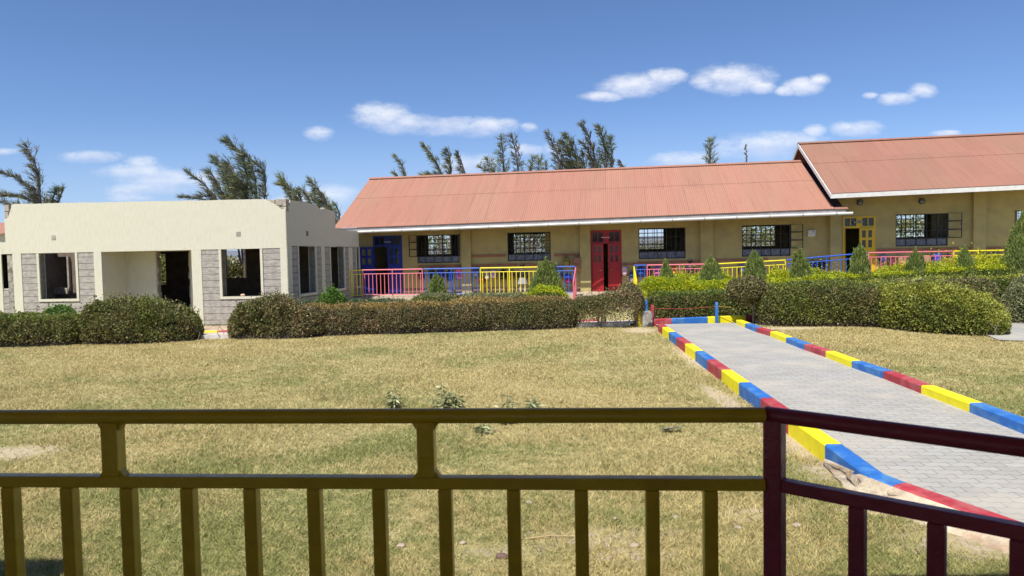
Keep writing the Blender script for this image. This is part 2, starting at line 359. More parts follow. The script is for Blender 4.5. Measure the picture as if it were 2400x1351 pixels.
fl = MB(); fl.box(xM+.2, xR, .2, 6.8, .4, FL2-.005); fl.build('floor', conc, right)
ce = MB(); ce.box(xM+.2, xR, .2, 6.8, 3.86, 3.92); ce.build('ceiling', ceil_m, right)
pr2 = MB(); pr2.box(X(2052)+.01, X(2277), -.012, 0, FL2, FL2+.22); pr2.build('plinth', plinth_m, right)
# roofs: real corrugations, an upper course of sheets lapped over the lower
def corr(mb, x0, x1, A, B, lift=0.0, amp=.011, pitch=.0762):
    """sheet between the lines A(t), B(t) (eave and top), t along x"""
    n = int((x1-x0)/pitch*6); xs = np.linspace(x0, x1, n+1); vs = []
    for (ya,za0,za1) in (A, B):
        for x in xs:
            t = (x-x0)/(x1-x0); vs.append((x, ya, za0+(za1-za0)*t+lift+amp*math.cos(2*PI*x/pitch)))
    mb.add(vs, [(i,i+1,n+2+i,n+1+i) for i in range(n)], 0, True)
def roof(parent, x0, x1, ze0, ze1, zr0, zr1, ye, yr, yb, m, zb):
    L = lambda y, k: (lambda e,r: e+(r-e)*(y-ye)/(yr-ye))((ze0,ze1)[k],(zr0,zr1)[k])
    mb = MB(); ym = ye+(yr-ye)*.56
    corr(mb, x0, x1, (ye,ze0,ze1), (ym+.12,L(ym+.12,0),L(ym+.12,1)))
    corr(mb, x0, x1, (ym,L(ym,0),L(ym,1)), (yr,zr0,zr1), lift=.009)
    corr(mb, x0, x1, (yb,zb,zb), (yr,zr0,zr1))
    r = mb.build('roof', m, parent)
    rc = MB()
    for s_, yy in ((-1,yr-.17),(1,yr+.17)):
        zz0, zz1 = zr0-.075, zr1-.075
        rc.add([(x0-.02,yr,zr0+.055),(x1+.02,yr,zr1+.055),(x1+.02,yy,zz1+.06),(x0-.02,yy,zz0+.06)], [(0,1,2,3) if s_ > 0 else (3,2,1,0)])
        rc.add([(x0-.02,yy,zz0+.06),(x1+.02,yy,zz1+.06),(x1+.02,yy,zz1+.035),(x0-.02,yy,zz0+.035)], [(0,1,2,3)])
    rc.build('ridge_cap', m, r)
    return r
ze0, ze1 = 3.13, 3.36
r = roof(main, -10.52, 8.03, ze0, ze1, 5.53, 5.60, -1.45, 3.0, 7.5, roofm, 3.25)
fa = MB(); fa.hexa([(-10.48,-1.41,ze0-.16),(8.42,-1.41,ze1-.17),(8.42,-1.38,ze1-.17),(-10.48,-1.38,ze0-.16),(-10.48,-1.41,ze0-.012),(8.42,-1.41,ze1-.012),(8.42,-1.38,ze1-.012),(-10.48,-1.38,ze0-.012)])
fa.hexa([(-10.5,-1.4,ze0-.14),(-10.47,-1.4,ze0-.14),(-10.47,3,5.38),(-10.5,3,5.38),(-10.5,-1.4,ze0-.01),(-10.47,-1.4,ze0-.01),(-10.47,3,5.51),(-10.5,3,5.51)])
fa.build('fascia', fascia, main)
gu = MB(); gz = lambda x: ze0+(ze1-ze0)*(x+10.52)/18.94 - .175
gu.tube([(-10.64,-1.50,gz(-10.64)),(8.62,-1.50,gz(8.62))], .05, 12)
g = gu.build('gutter', pvc, main)
for i in range(17):
    x = -10.0+i*1.13; c_ = MB(); c_.tube([(x-.025,-1.50,gz(x)),(x+.025,-1.50,gz(x))], .058, 12); c_.build('bracket', mat('gutter_clip', (.40,.38,.34), .4), g)
dp = MB(); dp.tube([(-10.35,-1.5,gz(-10.35)-.04),(-10.35,-1.5,gz(-10.35)-.17),(-10.4,-1.5,gz(-10.4)-.25),(-10.5,-1.5,gz(-10.4)-.29)], .05, 10); dp.build('downpipe_elbow', pvc, main)
re0, re1 = 3.90, 4.10
roof(right, 7.93, xR+.4, re0, re1, 6.33, 6.40, -1.45, 3.0, 7.5, roofm2, 3.9)
fb = MB(); fb.hexa([(7.93,-1.44,re0-.17),(xR+.4,-1.44,re1-.17),(xR+.4,-1.40,re1-.17),(7.93,-1.40,re0-.17),(7.93,-1.44,re0-.015),(xR+.4,-1.44,re1-.015),(xR+.4,-1.40,re1-.015),(7.93,-1.40,re0-.015)])
for (ya,za,yc,zc) in ((-1.44,re0,3.0,6.33),(7.5,3.9,3.0,6.33)):
    fb.hexa([(7.90,ya,za-.17),(7.94,ya,za-.17),(7.94,yc,zc-.17),(7.90,yc,zc-.17),(7.90,ya,za-.013),(7.94,ya,za-.013),(7.94,yc,zc-.013),(7.90,yc,zc-.013)])
fb.build('fascia', white, right)
# windows: black steel frames, five lights over five frosted panes, burglar bars; the panes above are open or clear
def window(parent, x0, x1, z0, z1, left=None, rightc=None, back=False):
    f = MB(); y0, y1 = (.02,.07) if not back else (6.85,6.9); t = .035
    zl = z0+(z1-z0)*.235
    f.wall(x0+.002, x1-.002, z0+.002, z1-.002, y0, y1, [(x0+t,x1-t,z0+t,zl-t/2),(x0+t,x1-t,zl+t/2,z1-t)])
    n = 5 if not back else max(2, int((x1-x0)/.42))
    for i in range(1, n):
        x = x0+(x1-x0)*i/n; f.box(x-.014, x+.014, y0+.004, y1-.004, z0+t, z1-t)
    if not back:
        for q_ in (.31,.62): z = zl+(z1-zl)*q_; f.box(x0+t, x1-t, y0+.008, y1-.02, z-.011, z+.011)
        for i in range(n):
            x = x0+(x1-x0)*(i+.5)/n; f.box(x-.006, x+.006, y0+.055, y1+.015, z0+t, z1-t)
        for q_ in (.18,.45,.78): z = zl+(z1-zl)*q_; f.box(x0+t, x1-t, y0+.066, y1+.025, z-.006, z+.006)
    else:
        for q_ in (.3,.55,.8): z = z0+(z1-z0)*q_; f.box(x0+t, x1-t, y0+.008, y1-.01, z-.012, z+.012)
    w_ = f.build('window', blackw, parent)
    if not back:
        p = MB(); p.box(x0+t, x1-t, y0+.02, y0+.026, z0+t, zl-t/2); p.build('pane', frost, w_)
        for side, ang in ((x0, left), (x1, rightc)):
            if ang is None: continue
            c_ = MB(); wd = (x1-x0)/5*1.25; sgn = 1 if side == x0 else -1
            xa, xb = (0, wd) if sgn > 0 else (-wd, 0)
            hh_ = z1-zl; tt = .028
            c_.wall(xa, xb, 0, hh_, -.015, .015, [(xa+tt,xb-tt,tt+hh_*k/3,hh_*(k+1)/3-tt*.4) for k in range(3)])
            c_.box((xa if sgn < 0 else xb-.04)+.0, (xa+.04 if sgn < 0 else xb), -.03, -.015, hh_*.5, hh_*.62)
            o = c_.build('casement', blackw, w_); o.location = (side, y0-.005, zl); o.rotation_euler = (0,0,ang)
    return w_
def partner(k): return main if k == 'm' else right
R_ = math.radians
CS = [(R_(-122), R_(96)), (None,None), (None,None), (None,R_(160)), (None,R_(158)), (None,None)]
for (k,x0,x1,z0,z1), (cl,cr) in zip(wins, CS): window(partner(k), x0, x1, z0, z1, cl, cr)
for k in 'mr':
    for (x0,x1,z0,z1) in bops[k]: window(partner(k), x0, x1, z0, z1, back=True)
# doors
def leaf(parent, m, wd, h, loc, ang, glaze=True, flip=False):
    sx = -1 if flip else 1; mb = MB(); pw = (wd-.09*3)/2; ops_ = []; hz = h-.08
    for i in range(2):
        for j in range(2): ops_.append((.09+i*(pw+.09), .09+i*(pw+.09)+pw, hz-.27*(j+1)-.09*j, hz-.27*j-.09*j))
    mb.wall(0, wd, 0, h, -.02, .02, ops_)
    mb.box(.06, wd-.06, -.028, -.02, .12, h*.62); 
    if flip: mb.xf(Matrix.Scale(-1,4,(1,0,0))); mb.f = [f[::-1] for f in mb.f]
    o = mb.build('door_leaf', m, parent); o.location = loc; o.rotation_euler = (0,0,ang)
    if glaze:
        g_ = MB()
        for (a,b_,c_,d) in ops_: g_.box(min(a*sx,b_*sx), max(a*sx,b_*sx), .0, .006, c_, d)
        p = g_.build('door_pane', glassd, parent); p.location = loc; p.rotation_euler = (0,0,ang)
    h_ = MB(); xh = (wd-.05)*sx; h_.tube([(xh,-.028,h*.45),(xh,-.07,h*.45),(xh-.09*sx,-.07,h*.45)], .012, 8)
    p = h_.build('door_handle', mat('door_handle_metal', (.5,.4,.15), .3, metal=1), parent); p.location = loc; p.rotation_euler = (0,0,ang)
def door(parent, px0, px1, z0, z1, m, tr):
    x0, x1 = X(px0), X(px1); mb = MB(); t = .05; zt = z1-tr
    W_ = x1-x0; pw = W_*.16
    mb.wall(x0+.003, x1-.003, z0, z1-.003, .0-.012, .06, [(x0+t,x1-t,z0-1,zt-t/2)] + [(a,a+pw,zt+t,z1-t-.02) for a in (x0+t+.02, x0+t+.05+pw, x1-t-.05-2*pw, x1-t-.02-pw)])
    d = mb.build('door', m, parent)
    g_ = MB(); g_.box(x0+t, x1-t, .03, .036, zt+t, z1-t); g_.build('transom_pane', glassd, d)
    return d, x0+t, x1-t, zt-t/2-z0-.01
zt = Z(905,553)
d, a, b_, h = door(main, 875, 943, FL1, zt, blued, .42)
leaf(d, blued, (b_-a)*.5, h, (b_,-.02,FL1+.005), 0, flip=True)
leaf(d, blued, (b_-a)*.5, h, (a-.02,-.06,FL1+.005), R_(-172), glaze=False)
d, a, b_, h = door(main, 1385, 1457, FL1, Z(1420,540), redd, .50)
leaf(d, redd, (b_-a)*.44, h, (b_,-.02,FL1+.005), 0, flip=True)
leaf(d, redd, (b_-a)*.43, h, (a,-.03,FL1+.005), R_(-20))
d, a, b_, h = door(right, 1975, 2052, FL2, Z(2013,507), yeld, .42)
leaf(d, yeld, (b_-a)*.5, h, (b_,-.02,FL2+.005), 0, flip=True)
leaf(d, yeld, (b_-a)*.5, h, (a+.03,.07,FL2+.005), R_(70))
# small name plates over the doors (their lettering is too small to read in the photograph)
def plate(px, py, wd, back, ink, label, cat='sign'):
    p = MF.at(px, py, -.045); t = MF.thing('door_sign', label, cat); t.location = MF.w(p.x, p.y, p.z)
    mb = MB(); mb.box(-wd/2, wd/2, -.005, .033, -.035, .035); mb.build('plate', back, t)
    tx = MB(); x = -wd/2+.03; rr = random.Random(int(px))
    while x < wd/2-.05:
        w_ = .02+rr.random()*.012
        if rr.random() > .12:
            tx.box(x, x+.007, -.009, -.005, -.018, .018); tx.box(x+.008, x+w_, -.009, -.005, rr.choice((.010,-.018)), rr.choice((.018,-.006))+.004)
        x += w_+.01
    tx.build('lettering', ink, t)
ink = mat('white_lettering', (.8,.8,.78), .5)
plate(909, 567.5, .36, blued, ink, 'small dark blue name plate above the open blue door')
plate(1420, 557, .36, redd, ink, 'small red name plate with white lettering above the red door')
plate(2012, 521, .38, mat('black_plate', (.012,.012,.012), .4), ink, 'small black name plate above the yellow door')
# hook boards
def board(pxa, pxb, py, label):
    a, b_ = MF.at(pxa, py), MF.at(pxb, py); z = (MF.at(pxa,py).z+MF.at(pxb,py).z)/2 if pxb-pxa < 60 else a.z
    t = MF.thing('hook_board', label, 'hook board', 'hook boards on the classroom walls'); t.location = MF.w(a.x, -.03, z)
    L = b_.x-a.x; mb = MB(); mb.bbox(0, L, -.0, .028, -.05, .05, .006); mb.build('board', wood, t)
    n = max(2, int(L/.45))
    for i in range(n):
        h_ = MB(); x = L*(i+.5)/n; h_.tube([(x,0,.01),(x,-.05,0),(x,-.06,.03)], .006, 6); h_.build('hook', blackw, t)
board(980,1083,625,'orange brown hook board under the first window right of the blue door')
board(1106,1186,601,'upper hook board left of the second barred window')
board(1106,1240,623,'long lower hook board under the second barred window')
board(1240,1296,621,'short hook board right behind the tall conical shrub')
board(1299,1360,598.5,'upper hook board holding the olive and tan backpacks')
board(1458,1495,619,'hook board just right of the red door')
board(1495,1640,616,'long hook board under the third barred window')
board(1672,1800,611,'long hook board left below the fourth barred window')
board(2054,2275,587,'long dark hook board under the window of the taller block')
board(2307,2370,583,'hook board at the far right of the taller block')
# box on the wall, lamps, camera
t = MF.thing('meter_box', 'small white box with a black mark on the beige wall near the yellow door', 'box'); p = MF.at(1901,547); t.location = MF.w(p.x,-.06,p.z)
mb = MB(); mb.bbox(-.13,.13,-.04,.057,-.12,.12,.015); mb.build('case', white, t); mb = MB(); mb.bbox(-.1,.1,-.046,-.04,-.09,.09,.002); mb.build('lid', mat('box_lid',(.62,.62,.62),.4), t); mb = MB(); mb.box(.02,.07,-.05,-.046,.03,.06); mb.build('mark', blackw, t)
for px, py, lab in ((2015,475,'dark round bulkhead lamp above the yellow door'),(2160,472,'dark round bulkhead lamp above the window of the taller block')):
    t = MF.thing('bulkhead_lamp', lab, 'lamp', 'bulkhead lamps under the eaves'); p = MF.at(px,py); t.location = MF.w(p.x,-.0,p.z)
    mb = MB(); mb.tube([(0,-.002,0),(0,-.05,0)], .11, 18); mb.build('lamp_base', blackw, t)
    mb = MB(); mb.ell((0,-.05,0), .085, .06, .085, 1, 16, 8); mb.build('lamp_glass', mat('grey_lamp_glass',(.25,.27,.3),.2), t)
    mb = MB(); [mb.tube([(s_*.04,-.05,-.09),(s_*.04,-.12,0),(s_*.04,-.05,.09)], .007, 6) for s_ in (-1,0,1)]; mb.build('lamp_guard', blackw, t)
p = MF.at(822,543.5,-1.3); t = MF.thing('security_camera', 'small dark security camera hanging under the left eave', 'camera'); t.location = MF.w(p.x,p.y,p.z)
mb = MB(); mb.ell((0,0,0),.09,.09,.06,1); mb.build('housing', blackw, t); mb = MB(); mb.tube([(0,0,.03),(0,0,.12)],.05,12); mb.build('bracket', white, t)
# ------------------------------------------------------------------ unfinished building at the left
q = on_y(674, 600, 20.8); LF = Frame((q.x, q.y, 0), math.radians(6))
LX = lambda px: LF.at(px, 640).x
left = LF.thing('unfinished_building', 'cream plastered unfinished building with grey stone panels and empty window openings', 'building')
ZL, ZS = 2.29, .80
xw0 = -9.02
o1 = (LX(93),LX(178),.88,ZL); o2 = (LX(520),LX(611),.88,ZL); oR = (LX(239),LX(450),-.1,ZL)
o0 = (-11.2, LX(31), 1.22, ZL)
core = MB(); core.wall(xw0, -.03, 0, 3.68, .03, .22, [o1,o2,oR])
# ragged top course
rr = random.Random(3); x = xw0+.0
core.box(-9.02,-8.82,.03,.22,3.45,3.68)
def side_T(): return Matrix(((0,-1,0,0),(1,0,0,0),(0,0,1,0),(0,0,0,1)))       # x along the wall -> y, outer face at x = 0
sy = lambda px: LF.side(px, 620).y
so1 = (sy(701),sy(740),.88,2.36); so2 = (sy(775.5),sy(807),.88,2.38); so3 = (sy(836),sy(842),.88,2.38)
core.wall(.03, 4.1, 0, 3.60, .03, .22, [so1,so2], T=side_T()); core.wall(4.1, 6.62, 0, 2.98, .03, .22, [so2,so3], T=side_T())
core.build('block_wall', blockm, left)
iw = MB()
oB = (LF.at(574,660,6.3).x*0+LF.at(528,660,6.3).x, LF.at(578,660,6.3).x, LF.at(550,652,6.3).z, 2.6)
oB2 = (LF.at(369,640,6.3).x, LF.at(389,640,6.3).x, LF.at(380,668,6.3).z, 2.27)
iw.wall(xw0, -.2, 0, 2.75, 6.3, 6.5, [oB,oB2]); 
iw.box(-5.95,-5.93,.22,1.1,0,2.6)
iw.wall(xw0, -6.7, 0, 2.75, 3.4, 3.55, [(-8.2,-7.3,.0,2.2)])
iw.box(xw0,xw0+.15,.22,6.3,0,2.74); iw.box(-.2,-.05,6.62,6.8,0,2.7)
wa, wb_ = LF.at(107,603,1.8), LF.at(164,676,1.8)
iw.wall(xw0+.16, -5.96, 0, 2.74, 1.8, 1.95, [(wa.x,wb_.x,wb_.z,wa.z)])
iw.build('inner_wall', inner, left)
MB().box(wb_.x-.0,wb_.x+.06,1.70,1.96,wb_.z-.1,wa.z).build('broken_jamb', brick_m, left)
for k_ in range(3): MB().bbox(wa.x+(wb_.x-wa.x)*k_/3+.004,wa.x+(wb_.x-wa.x)*(k_+1)/3-.004,1.68,1.96,wb_.z-.19,wb_.z+.01+.03*(k_==1),.015).build('sill_block', brick_m, left)
sl_ = MB(); sl_.prism([(-5.94,.24),(-.24,.24),(-.24,6.3),(xw0+.02,6.3),(xw0+.02,2.3),(-5.94,2.3)],2.75,2.87); sl_.build('unseen_roof_slab', inner, left)  # unseen slab keeps the rooms dark, cut open to let skylight into the left one
fl = MB(); fl.box(xw0+.1,-.24,.24,6.3,.02,.12); fl.build('floor', brick_m, left)
# recessed porch: left cheek, back wall with a ragged doorway
pc = MB(); xr0, xr1 = oR[0], oR[1]; yR = 1.14; xd0 = LF.at(366,640,yR).x; xd1 = LF.at(446,640,yR).x
pc.box(xr0-.05, xr0-.001, .22, yR, 0, ZL+.1)
pc.wall(xr0-.05, xr1+.18, 0, ZL+.12, yR, yR+.15, [(xd0,xd1,-.1,ZL)])
pc.box(xr0-.05, xr1+.18, .22, yR+.15, ZL+.12, ZL+.2)
pc.build('porch_wall', plaster, left)
rg = MB(); z = 0; k = 0
while z < ZL-.05:
    h = .2; off = (.0,.035,.012,.05,.02)[k%5]; rg.box(xd0-.05, xd0+.03+off, yR+.012, yR+.18, z+.004, z+h-.004)
    off = (.02,.0,.04,.01,.03)[k%5]; rg.box(xd1-.03-off, xd1+.05, yR+.012, yR+.18, z+.004, z+h-.004); z += h; k += 1
rg.build('broken_door_edge', brick_m, left)
# plaster skin of the upper band, its corners broken off
def skin(mb, poly, y0, y1, T=None):
    n = len(poly); vs = [(x,y0,z) for x,z in poly]+[(x,y1,z) for x,z in poly]
    if T: vs = [tuple(T @ Vector(v)) for v in vs]
    mb.add(vs, [tuple(range(n)), tuple(range(2*n-1,n-1,-1))]+[((i+1)%n,i,n+i,n+(i+1)%n) for i in range(n)])
sk = MB()
zt0, zt1 = 3.82, 3.74
poly = [(xw0+.0,ZL+.003),(.0,ZL+.003),(.0,3.42),(-.05,3.44),(-.14,3.42),(-.22,3.50),(-.36,3.60),(-.5,3.67),(-.56,3.70),(-.62,3.745)]
tops = []
xx = -.62
while xx > -8.7: tops.append((xx, zt1+(zt0-zt1)*(-xx/9)+rr.uniform(-.008,.006))); xx -= .35
poly += tops + [(-8.75,3.80),(-8.80,3.62),(-8.84,3.55),(-8.88,3.42),(-9.02,3.36)]
skin(sk, poly, 0, .029)
Ts = side_T()
skin(sk, [(.0,2.36),(4.1,2.36),(4.1,3.56),(3.9,3.60),(3.2,3.66),(2.7,3.60),(2.4,3.72),(1.2,3.74),(.32,3.72),(.28,3.52),(.2,3.58),(.12,3.46),(.0,3.5)], 0, .029, Ts)
skin(sk, [(4.1,2.38),(6.62,2.38),(6.62,3.0),(4.1,3.0)], 0, .029, Ts)
# posts between the panels
for a, b_ in ((31,51),(221,239),(450,473)):
    x0 = LX(a) if a != 31 else LX(31); x1 = LX(b_)
    sk.box(x0, x1, .0, .029+(.19 if a in (221,450) else 0)*0, 0, ZL+.001)
sk.box(LX(239)-.001, LX(239)+.0015, .03, .22, 0, ZL); 
sk.box(LX(658), -.0, 0, .029, 0, ZL+.001)
for a, b_ in ((674,685),(754,762),(818,827)):
    y0 = sy(a) if a != 674 else 0; skin(sk, [(y0,0),(sy(b_),0),(sy(b_),2.361),(y0,2.361)], 0, .029, Ts)
wall_ob = sk.build('plaster_wall', plaster, left)
class PN:
    def wall(s, *a, **k): MB().wall(*a, **k).build('stone_panel', stone, left)
pn = PN()
for a, b_ in ((51,221),(473,658)):
    o = o1 if a == 51 else o2; pn.wall(LX(a)+.003, LX(b_)-.003, 0.05, ZL-.002, .016, .0295, [(o[0]-.02,o[1]+.02,o[2]-.05,ZL)])
pn.wall(sy(685)+.003, sy(754)-.003, .0, 2.358, .016, .0295, [(so1[0]-.02,so1[1]+.02,so1[2]-.05,2.4)], T=Ts)
pn.wall(sy(762)+.003, sy(818)-.003, .0, 2.358, .016, .0295, [(so2[0]-.02,so2[1]+.02,so2[2]-.05,2.4)], T=Ts)
pn.wall(sy(827)+.003, 6.62, .0, 2.378, .016, .0295, [(so3[0]-.02,so3[1]+.02,so3[2]-.05,2.4)], T=Ts)
def surround(o, T=None, side=False):
    mb = MB(); a,b_,c_,d = o; t = .075; y0 = -.012
    pcs = [(a-t,a,c_-t,d-.002),(b_,b_+t,c_-t,d-.002),(a,b_,c_-t,c_)]
    for (xa,xb,za,zb) in pcs:
        hx = MB(); hx.box(xa, xb, y0, .24, za, zb)
        if T: hx.xf(T)
        mb.add(hx.v, hx.f)
    mb.build('window_surround', plaster, left)
for o in (o1,o2): surround(o)
for o in (so1,so2,so3): surround(o, Ts)
for (px,py) in ((126,558),(559,549.5)):
    p = LF.at(px,py); vb = MB(); vb.wall(p.x-.07,p.x+.07,p.z-.07,p.z+.07,-.004,.02,[(p.x-.055+i*.04,p.x-.03+i*.04,p.z-.055+j*.04,p.z-.03+j*.04) for i in range(3) for j in range(3)])
    vb.box(p.x-.065,p.x+.065,.008,.02,p.z-.065,p.z+.065,1); vb.build('vent_block', [blockm, blackw], left)  # black backing stands for the shade inside the vent holes
p = LF.side(720,548); vb = MB(); vb.box(-.01,.004,p.y-.09,p.y+.09,p.z-.08,p.z+.08); vb.build('vent_block', inner, left)
# exposed blocks at the broken corners
class CR:
    def bbox(s, *a): MB().bbox(*a).build('exposed_block', brick_m, left)
cr = CR()
for (x0,x1,z0,z1) in ((-.60,-.34,3.545,3.72),(-.32,-.12,3.545,3.735),(-.10,.0,3.52,3.735),(-.42,-.2,3.40,3.53),(-.18,.0,3.36,3.505)): cr.bbox(x0,x1,.006+.01*random.random(),.2,z0,z1,.012)
for (x0,x1,z0,z1) in ((-9.01,-8.86,3.60,3.80),(-9.0,-8.88,3.40,3.58)): cr.bbox(x0,x1,.004,.2,z0,z1,.012)
for (y0,y1,z0,z1) in ((.02,.26,3.54,3.73),(3.1,3.35,3.56,3.68),(3.9,4.09,3.40,3.62)): cr.bbox(-.16,-.008,y0,y1,z0,z1,.012)
# low wing at the far left with a coral roof edge
wing = LF.thing('unfinished_building', 'low wing with a coral roof edge at the far left of the unfinished building', 'building')
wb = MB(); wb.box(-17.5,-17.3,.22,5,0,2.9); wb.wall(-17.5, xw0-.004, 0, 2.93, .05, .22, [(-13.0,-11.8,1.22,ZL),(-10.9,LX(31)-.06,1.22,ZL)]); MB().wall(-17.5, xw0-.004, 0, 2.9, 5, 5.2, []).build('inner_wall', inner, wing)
wb.box(LX(3)-.25, LX(3), .02, .06, 0, ZL); wb.build('wall', plaster, wing)
wp = MB(); wp.wall(LX(3)+.003, xw0-.01, 0, 1.20, .035, .049, []); wp.build('stone_panel', stone, wing)
rb = MB(); n = 112; vs = [(-17.5+i*.076*1.0, y, z+.01*math.cos(i*PI)) for (y,z) in ((-.1,2.92),(2.5,3.42)) for i in range(n)]
rb.add(vs, [(i,i+1,n+i+1,n+i) for i in range(n-1)], 0, True); rb.build('roof', roofm, wing)
wc = MB(); wc.box(-17.5,xw0-.01,.22,5,2.7,2.8); wc.build('ceiling', inner, wing)
# small stone on the sill of the right window
t = LF.thing('stone', 'small pinkish stone lying on the sill of the empty window', 'stone'); pz = LF.at(567,693); t.location = LF.w(pz.x, .05, .882)
bm = bmesh.new(); bmesh.ops.create_icosphere(bm, subdivisions=2, radius=.07)
for q_ in bm.verts: q_.co = Vector((q_.co.x*1.1*(1+random.uniform(-.12,.12)), q_.co.y*.7, q_.co.z*.55+.035))
mb = MB(); mb.addbm(bm); mb.build('stone_body', mat('pink_stone', (.62,.42,.30), .9, .2), t)
# ------------------------------------------------------------------ verandas
vf = MB(); vf.prism([(-9.9,-.0),(-9.9,-2.75),(-8.7,-2.75),(-8.7,-2.45),(-1.0,-2.45),(-1.0,-2.5),(1.35,-2.5),(1.35,-2.45),(6.0,-2.45),(6.0,0)], -.3, FL1, 0)
vf.hexa([(6.0,-2.45,-.3),(9.0,-2.45,-.3),(9.0,0,-.3),(6.0,0,-.3),(6.0,-2.45,FL1),(9.0,-2.45,FL2),(9.0,0,FL2),(6.0,0,FL1)])
vf.box(9.0,19,-2.45,0,-.3,FL2)
vo = vf.build('veranda_floor', conc); vo.location = MF.o; vo.rotation_euler = (0,0,-MF.a); struct(vo)
st = MB(); st.box(-.8,1.2,-2.9,-2.5,-.1,.31); st.box(-.8,1.2,-3.3,-2.9,-.1,.155)
so_ = st.build('steps', conc); so_.location = MF.o; so_.rotation_euler = (0,0,-MF.a); struct(so_)
# ------------------------------------------------------------------ painted steel railings along the veranda
def railing(px0, px1, f0, f1, m, label, posts, side=None, yb=-2.3, x01=None, endposts=(0,0), nbal=None):
    """section from pixel px0 to px1 of the picture, floor heights f0, f1"""
    if x01 is None: x0, x1 = MF.at(px0,640,yb).x, MF.at(px1,640,yb).x; a, b_ = Vector((x0,yb,f0)), Vector((x1,yb,f1))
    else: a, b_ = x01
    t = MF.thing('railing', label, 'railing', 'painted railings of the classroom veranda'); t.location = MF.w(a.x,a.y,0)
    d = Vector((b_.x-a.x, b_.y-a.y, 0)); L = d.length; d.normalize(); z0, z1 = a.z, b_.z
    P = lambda s, h: d*s + Vector((0,0,z0+(z1-z0)*s/L+h))
    for nm, h, r in (('top_rail',1.03,.024),('mid_rail',.88,.015),('bottom_rail',.09,.015)):
        mb = MB(); mb.tube([P(.0,h),P(L,h)], r, 8); mb.build(nm, m, t)
    for s in posts:
        s = s*L; mb = MB(); mb.tube([P(s,-.02 if s not in () else .09),P(s,1.03)], .021, 8); mb.build('post', m, t)
    n = nbal or max(2, round(L/.157)); me = None
    for i in range(n):
        s = L*(i+.5)/n
        if any(abs(s-q_*L) < .05 for q_ in posts): continue
        mb = MB(); p = P(s,0); mb.box(-.011,.011,-.011,.011,.09,.88)
        if me is None: o = mb.build('baluster', m, t); me = o.data
        else: o = bpy.data.objects.new('baluster', me); C.objects.link(o); o.parent = t
        o.location = p; o.rotation_euler = (0,0,math.atan2(d.y,d.x))
xr = MF.at(842,640,-2.3).x
railing(0,0,0,0,yelr,'short yellow side railing closing the left end of the veranda',(0,1),x01=(Vector((MF.at(823,640,-2.62).x,-2.62,FL1)),Vector((MF.at(849,640,-2.3).x,-2.3,FL1))))
railing(850,990,FL1,FL1,pinkr,'pink railing in front of the blue door',(.0,.5,1))
railing(992,1124,FL1,FL1,bluer,'blue railing behind the small conical shrub, left of the yellow railing',(.5,))
railing(1126,1275,FL1,FL1,yelr,'yellow railing in front of the child in the grey skirt',(0,.46,1))
railing(1277,1348,FL1,FL1,bluer,'blue railing ending left of the red door, behind the largest dome hedge',(1,))
xa = MF.at(1347,640,-2.3).x
railing(0,0,0,0,pinkr,'pink stair railing running down from the blue corner post left of the red door',(0,.5,1),x01=(Vector((xa+.04,-2.33,FL1-.05)),Vector((xa+.05,-4.1,-.03))))
xb = MF.at(1486,640,-2.3).x
railing(0,0,0,0,yelr,'yellow stair railing running down from the blue post right of the red door',(0,.5,1),x01=(Vector((xb,-2.33,FL1-.05)),Vector((xb+.03,-4.1,-.03))))
railing(1486,1516,FL1,FL1,bluer,'very short blue railing just right of the red door',(0,))
railing(1517,1677,FL1,FL1,pinkr,'pink railing under the third barred window',(0,.48,1))
railing(1679,1841,FL1,FL1+.09,yelr,'yellow railing that slopes up between two conical shrubs',(1,))
railing(1843,2034,FL1+.10,FL2,bluer,'blue railing climbing the ramp towards the yellow door',(.5,))
railing(2036,2233,FL2,FL2,pinkr,'pink railing in front of the taller block',(.0,.5,1))
railing(2235,2450,FL2,FL2,yelr,'yellow railing at the far right behind the tallest conical shrub',(0,.27,.6,1))
